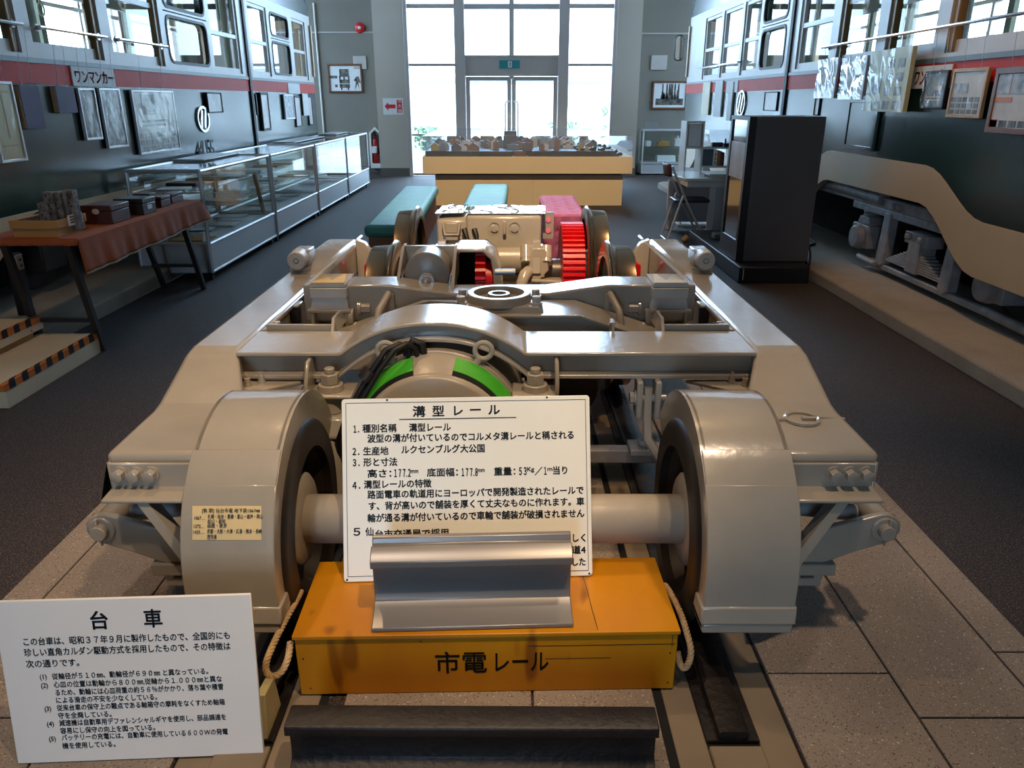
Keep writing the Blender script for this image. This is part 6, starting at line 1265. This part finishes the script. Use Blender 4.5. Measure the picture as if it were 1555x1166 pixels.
def crumple(px0, px1, yt, yb, lab):
    return hang(1, px0, px1, yt, yb, lab, 'picture', None, 'photo_pale', name='wrapped_picture', th=0.02, group=GR, film=True, wire=1.81)
crumple(1237, 1274, 87, 149, 'picture in crumpled clear film, nearer to the charcoal cabinet of the two')
crumple(1273, 1318, 84, 151, 'picture in crumpled clear film beside the pale green photo board')
hang(1, 1311, 1387, 70, 171, 'large pale green photo board wrapped in film', 'board', None, 'parch', name='photo_board', th=0.03, X=2.66, group=GR, film=True, wire=1.81, extra=rects(['photo_dark', 'photo_mix'], [grid_b(2, 4, 0.48, 0.97, 0.04, 0.92, 0.62), [(0.08, 0.2, 0.05, 0.16), (0.26, 0.4, 0.05, 0.17), (0.1, 0.36, 0.3, 0.58)]]))
hang(1, 1396, 1441, 106, 166, 'small black framed certificate between the photo board and a wooden frame', 'picture', 'black', 'photo_dark', fw=0.016, group=GR, wire=1.81, film=True, extra=rects(['wood_pale'], [[(0.15, 0.8, 0.3, 0.33), (0.15, 0.8, 0.22, 0.25), (0.5, 0.8, 0.5, 0.6)]]))
hang(1, 1434, 1502, 101, 181, 'pale wood framed clipping hung beside the small black certificate', 'picture', 'wood_pale', 'photo_pale', fw=0.022, group=GR, wire=1.81, film=True, extra=rects(['photo_dark', 'photo_mix'], [grid_b(5, 3, 0.08, 0.92, 0.08, 0.45, 0.75), [(0.08, 0.5, 0.5, 0.7)]]))
hang(1, 1492, 1600, 97, 209, 'large dark brown framed display of coloured clippings, nearest on the grey bogie tram', 'picture', 'wood_frame', 'photo_pale', fw=0.035, group=GR, wire=1.81, extra=rects(['photo_mix', 'photo_dark', 'hazard_or', 'sign_red'], [grid_b(3, 1, 0.05, 0.97, 0.60, 1.02, 0.9), grid_b(5, 1, 0.06, 0.96, 0.06, 0.24, 0.8), [(0.06, 0.4, 0.48, 0.55)], [(0.06, 0.2, 0.07, 0.22)]]))
hang(1, 1278, 1336, 150, 232, 'dark green empty frame low on the grey bogie tram under the film wraps', 'frame', 'tram_green', 'tram_green', name='empty_frame', fw=0.03, X=2.72, group=GR)
hang(1, 1158, 1181, 139, 169, 'small clear frame beside the black door post of the grey bogie tram', 'picture', 'black', 'photo_pale', fw=0.01, group=GR, X=2.735)
hang(1, 1234, 1245, 148, 176, 'narrow clear frame peeping above the charcoal cabinet', 'picture', 'black', 'photo_pale', fw=0.012, group=GR, X=2.735)
for px0, px1, yt, yb, lab in ((1064, 1079, 124, 175, 'yellowish poster farthest along the grey bogie tram'), (1082, 1098, 122, 178, 'white poster second from the far end of the grey bogie tram'), (1102, 1114, 124, 184, 'white poster nearest the emblem on the grey bogie tram'), (1102, 1121, 122, 140, 'small white plate on the stripe above the emblem of the grey bogie tram')):
    hang(1, px0, px1, yt, yb, lab, 'poster', None, 'parch' if px0 == 1064 else 'paper', name='poster', th=0.02 if yb > 150 else 0.008, group=GR, X=2.725 if yb > 150 else 2.738)

# ================================================================ cabinet, desk, chair and shelf on the other side
A = U(1125, 397, Z=0.135); B = U(1224, 396, Z=0.135); y1 = U(1101, 379, Z=0.135).y; zt_ = U(1147, 177, Y=A.y).z
t = thing('exhibit_cabinet', 'tall charcoal cabinet with a glass door on a long black plinth', 'cabinet', ((A.x + B.x) / 2, A.y, 0))
b = MB(); b.prism([(1.815, 6.02), (2.375, 6.02), (2.40, 6.08), (2.40, 6.75), (2.40, 7.87), (1.815, 7.87)], 'Z', 0.0, 0.132); b.build('plinth', M['kiosk_b'], t, bevel=0.008)
b = MB(); b.box(A.x + 0.012, B.x, A.y, y1, 0.135, zt_); b.build('cabinet_body', M['kiosk'], t, bevel=0.004)
b = MB(); xx = A.x; b.ring([(A.y, 0.135), (y1, 0.135), (y1, zt_), (A.y, zt_)], [(A.y + 0.055, 0.30), (y1 - 0.05, 0.30), (y1 - 0.05, zt_ - 0.03), (A.y + 0.055, zt_ - 0.03)], 'X', xx - 0.045, xx + 0.01); dr_ = b.build('door_frame', M['kiosk_b'], t, bevel=0.003)
b = MB(); b.box(xx - 0.034, xx - 0.030, A.y + 0.05, y1 - 0.045, 0.30, zt_ - 0.03)
M['dark_glass'] = mat('dark_door_glass', (34, 34, 40), 0.05, 0, coat=1.0, spec=1.0)
b.build('door_glass', M['dark_glass'], dr_, smooth=False)
b = MB(); b.box(xx - 0.04, xx - 0.032, A.y + 0.06, y1 - 0.06, 0.78, 1.06); b.build('door_notice', M['photo_pale'], dr_, smooth=False)
b = MB(); b.box(1.93, 2.1, 7.30, 7.42, 0.133, 0.185); o = tag(b.build('cream_bar', M['wall'], bevel=0.01), 'cream bar lying on the black plinth nearer the chair', 'bar')
b = MB(); b.box(1.90, 2.02, 6.86, 6.94, 0.133, 0.195); o = tag(b.build('cream_bar', M['wall'], bevel=0.01), 'short cream bar lying on the black plinth close to the glass door', 'bar')
b = MB(); b.box(1.845, 1.85, 6.0145, 6.021, 0.03, 0.12); 
tag(b.build('plinth_tag', M['paper']), 'thin white tag on the near corner of the black plinth', 'tag')
b = MB(); b.tube([(1.79, 7.80, 0.08), (1.76, 7.80, 0.05), (1.78, 7.84, 0.028)], 0.03, 8); tag(b.build('wooden_wedge', M['card'],), 'brown wedge at the far corner of the black plinth', 'wedge')
rope('power_cable', [(2.42, 6.35, 0.35), (2.47, 6.3, 0.20), (2.45, 6.25, 0.10), (2.50, 6.5, 0.125), (2.62, 6.9, 0.12), (2.85, 7.2, 0.12), (2.80, 7.5, 0.12), (2.55, 7.6, 0.125)], M['rubber'], None, r=0.007)
tag(bpy.data.objects['power_cable'], 'black cable trailing from the charcoal cabinet onto the kerb', 'cable')
# desk
DX0, DY0, DY1, DZ = 1.73, 7.98, 8.84, 0.635
t = thing('office_desk', 'pale grey steel desk behind the charcoal cabinet', 'desk', (2.05, 8.4, 0))
b = MB(); b.hexa([(DX0 + 0.03, DY0, DZ - 0.03), (2.41, DY0, DZ - 0.03), (2.41, DY1, DZ - 0.03), (DX0 - 0.05, DY1, DZ - 0.03)], [(DX0 + 0.03, DY0, DZ), (2.41, DY0, DZ), (2.41, DY1, DZ), (DX0 - 0.05, DY1, DZ)]); b.build('desk_top', M['desk'], t, bevel=0.006)
b = MB(); b.box(DX0 + 0.06, 2.38, DY0 + 0.02, DY1 - 0.03, DZ - 0.09, DZ - 0.032); b.build('apron', M['desk'], t, bevel=0.004)
b = MB(); b.box(1.80, 2.36, DY1 - 0.05, DY1 - 0.03, 0.08, DZ - 0.09); b.build('modesty_panel', M['alu_panel'], t, smooth=False)
for x, y in ((1.78, DY1 - 0.07), (2.36, DY1 - 0.07), (2.36, DY0 + 0.06), (2.06, DY0 + 0.06)):
    b = MB(); b.box(x - 0.03, x + 0.03, y - 0.02, y + 0.02, 0.0, DZ - 0.09); b.build('leg', M['desk'], t, bevel=0.003)
b = MB(); b.box(2.07, 2.36, DY0 + 0.05, DY0 + 0.065, 0.08, DZ - 0.09); b.build('end_panel', M['alu_panel'], t, smooth=False)
b = MB(); b.box(2.0, 2.40, DY0 - 0.02, DY0 + 0.34, DZ + 0.03, DZ + 0.045)
for y in (DY0 + 0.0, DY0 + 0.30): b.box(2.02, 2.38, y, y + 0.02, DZ + 0.0005, DZ + 0.03)
tag(b.build('desk_riser', M['white']), 'low white riser on the near half of the grey desk', 'riser')
# shelf rack behind the desk
t = thing('shelf_rack', 'white open rack holding books and a white file box behind the desk', 'rack', (2.2, 9.1, 0))
def ux(px): return U(px, 200, Y=8.98).x
xa, xm, xb_ = ux(1043), ux(1068), ux(1116)
ztop, zsh = U(1045, 184, Y=8.98).z, U(1045, 223, Y=8.98).z
for x, zt2 in ((xa, ztop), (xm, ztop), (xb_, zsh + 0.05)):
    b = MB(); b.box(x - 0.01, x + 0.01, 8.96, 9.26, 0.03, zt2); b.build('upright', M['white'], t, bevel=0.002)
b = MB(); b.box(xa, xm, 8.96, 9.26, ztop - 0.02, ztop); b.build('shelf', M['white'], t, smooth=False)
b = MB(); b.box(xa, xb_, 8.96, 9.26, zsh - 0.02, zsh); b.build('shelf', M['white'], t, smooth=False)
b = MB(); b.box(xm, xb_, 8.96, 9.26, 0.66, 0.68); b.build('shelf', M['white'], t, smooth=False)
b = MB(); b.box(xa - 0.03, xb_ + 0.03, 8.94, 9.28, 0.0, 0.03); b.build('foot', M['white'], t, bevel=0.004)
b = MB(); b.box(xa + 0.02, xm - 0.02, 8.965, 9.21, zsh + 0.005, ztop - 0.03); tag(b.build('file_box', M['paper'], bevel=0.004), 'white file box with a paper front in the upper bay of the rack', 'box')
b = MB(); x0_ = ux(1078); b.box(x0_, xb_ - 0.02, 8.99, 9.22, zsh + 0.001, U(1090, 198, Y=8.98).z); tag(b.build('clear_box', M['acrylic'], smooth=False), 'clear plastic box standing on the middle shelf of the rack', 'box')
b = MB(); b.box(ux(1082), ux(1098), 8.93, 8.98, zsh + 0.002, zsh + 0.05); tag(b.build('tape_recorder', M['black'], bevel=0.004), 'small black device in front of the clear plastic box', 'device')
b = MB(); b.box(ux(1099), ux(1110), 8.92, 8.975, zsh + 0.001, zsh + 0.04); b.box(ux(1101), ux(1103), 8.94, 8.96, zsh + 0.04, zsh + 0.09); tag(b.build('pen_tray', M['black']), 'black pen tray beside the small black device on the rack', 'tray')
b = MB(); b.box(ux(1071), ux(1086), 8.98, 9.02, 0.682, zsh - 0.025); tag(b.build('slate_board', mat('slate_panel', (84, 92, 104), 0.3), smooth=False), 'slate grey panel standing in the lower bay of the rack', 'panel')
for k, (p0_, p1_, mk, lab) in enumerate(((1087, 1092, 'paper', 'white book with orange marks on its spine'), (1092.3, 1096.5, 'card', 'brown book next to the white one'), (1097, 1100, 'wood_frame', 'dark brown book beside the brown one'), (1100.4, 1103, 'leather', 'thin black brown book at the end of the row'))):
    b = MB(); b.box(ux(p0_), ux(p1_), 8.965, 9.14, 0.682, zsh - 0.03 - 0.01 * k); o = tag(b.build('book', M[mk], bevel=0.002), lab + ' on the desk rack', 'book', 'books on the desk rack')
    if k == 0:
        b = MB(); [b.box(ux(1088.3), ux(1090.6), 8.9635, 8.965, z, z + 0.03) for z in (0.70, 0.745, 0.79)]; b.build('spine_marks', M['hazard_or'], o, smooth=False)
# folding chair pushed to the desk
t = thing('folding_chair', 'steel folding chair with dark vinyl seat pushed up to the grey desk', 'chair', (1.78, 8.05, 0))
ch = lambda name, path, r, m_='alu': (lambda q: q.build(name, M[m_], t))(MB().tube(path, r, 8))
ya, yb_ = 7.90, 8.24
for y in (ya, yb_): ch('front_leg', [(1.60, y, 0.013), (1.70, y, 0.36), (1.735, y, 0.47)], 0.011); 
ch('foot_bar', [(1.60, ya, 0.013), (1.60, yb_, 0.013)], 0.011)
for y in (ya - 0.0, yb_ + 0.0): ch('back_post', [(1.52 + 0.08, y, 0.76), (1.70, y, 0.56), (1.80, y, 0.36), (2.0, y, 0.013)], 0.011)
ch('foot_bar', [(2.0, ya, 0.013), (2.0, yb_, 0.013)], 0.011)
b = MB(); b.grid(lambda u, v: Vector((1.60 - 0.02 * v - 0.028 * math.sin(PI * u), ya + (yb_ - ya) * u, 0.66 + 0.12 * v)), 10, 4); b.build('backrest', M['leather'], t, solid=0.022)
b = MB(); b.prism(rrect(1.66, 2.02, ya + 0.005, yb_ - 0.005, 0.04), 'Z', 0.40, 0.43); b.build('seat', M['vinyl_dark'], t, bevel=0.010)
# showcase by the far wall
x0_, x1_ = U(974, 230, Y=15.55).x, 3.75; zt_ = U(976, 197, Y=15.5).z
sc_ = showcase(x0_, x1_, 15.5, 15.95, zt_, 'low glass showcase against the far wall below the poplar photograph', base=0.22, group=None, shelves=(0.52,), casters=False)
M['acr'] = M['acrylic']
b = MB(); x_ = U(979, 190, Y=15.6).x; b.box(x_, x_ + 0.26, 15.6, 15.8, zt_ + 0.001, zt_ + 0.15); tag(b.build('clear_box', M['acrylic'], smooth=False), 'small clear box standing on the far wall showcase', 'box')
for k, (dx, z, w_, h, mk, lab) in enumerate(((0.1, 0.53, 0.09, 0.1, 'paper', 'tiny white model on the shelf of the far showcase'), (0.33, 0.53, 0.22, 0.09, 'card', 'small brown model tram on the shelf of the far showcase'), (0.66, 0.53, 0.2, 0.15, 'paper', 'white model house on the shelf of the far showcase'), (0.33, 0.235, 0.36, 0.12, 'paper', 'white box in the bottom of the far showcase'), (0.74, 0.235, 0.3, 0.12, 'parch', 'cream box in the bottom of the far showcase beside the white box'))):
    b = MB(); xx = x0_ + dx; b.box(xx, xx + w_, 15.62, 15.8, z, z + h)
    if k in (1, 2): b.box(xx + w_ * 0.2, xx + w_ * 0.35, 15.64, 15.7, z + h, z + h + 0.05)
    tag(b.build(('model', 'model_tram', 'model_house', 'storage_box', 'storage_box')[k], M[mk], bevel=0.006), lab, ('model', 'model', 'model', 'box', 'box')[k])

# ================================================================ benches and city model
def bench(x0, x1, y0, y1, z, lab, skew=0.0, m_='bench_green'):
    t = thing('bench', lab, 'bench', ((x0 + x1) / 2, (y0 + y1) / 2, 0), 0, 'benches before the city model')
    b = MB(); b.hexa([(x0 + 0.035, y0 + 0.03, 0), (x1 - 0.035, y0 + 0.03, 0), (x1 - 0.035 + skew, y1 - 0.03, 0), (x0 + 0.035 + skew, y1 - 0.03, 0)], [(x0 + 0.035, y0 + 0.03, z - 0.10), (x1 - 0.035, y0 + 0.03, z - 0.10), (x1 - 0.035 + skew, y1 - 0.03, z - 0.10), (x0 + 0.035 + skew, y1 - 0.03, z - 0.10)]); b.build('bench_base', M['bench_wood'], t, smooth=False)
    b = MB(); b.hexa([(x0, y0, z - 0.105), (x1, y0, z - 0.105), (x1 + skew, y1, z - 0.105), (x0 + skew, y1, z - 0.105)], [(x0, y0, z), (x1, y0, z), (x1 + skew, y1, z), (x0 + skew, y1, z)]); b.build('cushion', M[m_], t, bevel=0.045, seg=4)
bench(-1.22, -0.80, 6.30, 9.40, 0.42, 'long green padded bench on plywood base, nearer the display cases', -0.08)
bench(-0.50, -0.06, 7.45, 9.62, 0.42, 'green padded bench in the middle before the city model', 0.02)
t = thing('bench', 'pink tufted bench before the city model', 'bench', (0.47, 7.6, 0), 0, 'benches before the city model')
def tuft(u, v, nu, nv): return -0.012 * (math.cos(PI * u * nu) ** 2 * math.cos(PI * v * nv) ** 2) ** 3
b = MB(); b.box(0.295, 0.665, 6.90, 8.38, 0.0, 0.405); b.build('bench_base', M['pink'], t, bevel=0.03, seg=3)
b = MB(); b.grid(lambda u, v: Vector((0.29 + 0.38 * u, 6.89 + 1.5 * v, 0.408 + 0.016 * (min(u, 1 - u, 0.08) / 0.08) * (min(v, 1 - v, 0.03) / 0.03) + tuft(u, v, 3, 8))), 36, 96); b.build('tufted_top', M['pink'], t)
b = MB(); b.grid(lambda u, v: Vector((0.29 + 0.38 * u, 6.89 - 0.012 * (min(u, 1 - u, 0.08) / 0.08) - tuft(u, v, 3, 3), 0.02 + 0.388 * v)), 36, 30); b.build('tufted_front', M['pink'], t)
# city model table
A, B = U(642, 264, Y=10.72), U(960, 264, Y=10.72); zt_ = U(960, 238, Y=10.72).z; DYB = 13.75
t = thing('city_model', 'cream cabinet with a miniature city under a clear cover before the glazed doors', 'city model', ((A.x + B.x) / 2, 12.2, 0))
b = MB(); b.box(-1.06, 1.53, 10.86, DYB - 0.1, 0.0, 0.41); b.build('cabinet_base', M['cabinet_cream'], t, smooth=False)
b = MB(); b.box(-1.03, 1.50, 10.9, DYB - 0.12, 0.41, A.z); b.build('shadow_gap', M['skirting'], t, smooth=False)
b = MB(); b.box(A.x, B.x, 10.72, DYB, A.z, zt_); cb_ = b.build('cabinet_top', M['cabinet_cream'], t, bevel=0.004)
b = MB(); x_ = U(787, 250, Y=10.97).x; b.box(x_ + 0.2, x_ + 0.202, 10.858, 10.861, 0.02, 0.40); b.build('panel_joint', M['skirting'], t, smooth=False)
zb_ = zt_ + 0.07
b = MB(); b.prism([(A.x + 0.04, zt_), (A.x + 0.04, zb_), (0.0, zb_ - 0.005), (0.0, zt_)], 'Y', 10.78, DYB - 0.05); b.prism([(0.22, zt_), (0.22, zb_), (B.x - 0.25, zb_), (B.x - 0.18, zt_)], 'Y', 10.78, DYB - 0.05); b.box(-0.02, 0.24, 10.9, DYB - 0.05, zt_, zb_ - 0.005)
b.build('terrain', M['box_black'], t, smooth=False)
b = MB(); b.box(0.03, 0.19, 10.76, 10.775, zt_ + 0.002, zb_); b.build('model_plaque', M['wood_frame'], t, smooth=False)
rr = random.Random(5); mm = [mat('model_tint_%s' % n, c, 0.6) for n, c in (('grey', (150, 156, 164)), ('pale', (206, 206, 204)), ('brick', (128, 104, 98)), ('blue', (104, 128, 150)), ('ochre', (168, 150, 104)), ('slate', (86, 94, 104)))]
n = 0
for k in range(95):
    u, v = rr.random(), rr.random() ** 1.5
    x = A.x + 0.14 + (B.x - A.x - 0.5) * u; y = 10.95 + 2.6 * v
    h = rr.uniform(0.025, 0.07) + (0.09 * rr.random() if 0.3 < u < 0.75 and v < 0.4 else 0) + 0.05 * v; w_ = rr.uniform(0.035, 0.085)
    b = MB(); b.box(x - w_, x + w_, y - w_ * 0.7, y + w_ * 0.7, zb_ - 0.004, zb_ + h)
    if rr.random() < 0.45: b.prism([(x - w_ * 1.05, zb_ + h), (x + w_ * 1.05, zb_ + h), (x, zb_ + h + w_ * 0.7)], 'Y', y - w_ * 0.7, y + w_ * 0.7)
    else: b.box(x - w_ * 0.4, x + w_ * 0.3, y - w_ * 0.3, y + w_ * 0.3, zb_ + h, zb_ + h + 0.02)
    b.build('model_building', mm[rr.randrange(6)], t, smooth=False)
for k in range(40):
    x = B.x - 0.75 + rr.uniform(0, 0.62); y = rr.choice((10.85, 11.2, 11.9)) + rr.uniform(0, 0.2); h = rr.uniform(0.03, 0.075)
    zz_ = zb_ if x < B.x - 0.26 else zt_
    b = MB(); b.lathe([(0, 0.0), (0, 0.03), (h * 0.6, 0.036), (h, 0.0)], (x, y, zz_), 'Z', 7); b.build('model_tree', M['tram_green'], t)
b = MB(); x_ = U(775, 200, Y=11.6).x; b.box(x_ - 0.10, x_ + 0.10, 11.5, 11.7, zb_, zb_ + 0.17); b.box(x_ - 0.09, x_ + 0.09, 11.52, 11.68, zb_ + 0.17, zb_ + 0.23); b.build('model_tower', mm[5], t, smooth=False)
b = MB(); x_ = U(690, 205, Y=12.2).x; b.box(x_ - 0.09, x_ + 0.09, 12.2, 12.22, zb_ + 0.15, zb_ + 0.165); b.box(x_ - 0.005, x_ + 0.005, 12.2, 12.22, zb_, zb_ + 0.15); b.build('model_bridge', M['sign_red'], t, smooth=False)
zc = U(960, 207, Y=10.74).z
g = MB()
for X in (A.x + 0.01, B.x - 0.01): g.box(X - 0.003, X + 0.003, 10.73, DYB - 0.01, zt_, zc)
for Y in (10.735, DYB - 0.02): g.box(A.x + 0.01, B.x - 0.01, Y - 0.003, Y + 0.003, zt_, zc)
g.build('cover_side', M['acrylic'], t, smooth=False)
g = MB(); g.box(A.x + 0.01, B.x - 0.01, 10.735, DYB - 0.02, zc, zc + 0.006); g.build('cover_top', M['acrylic'], t, smooth=False)
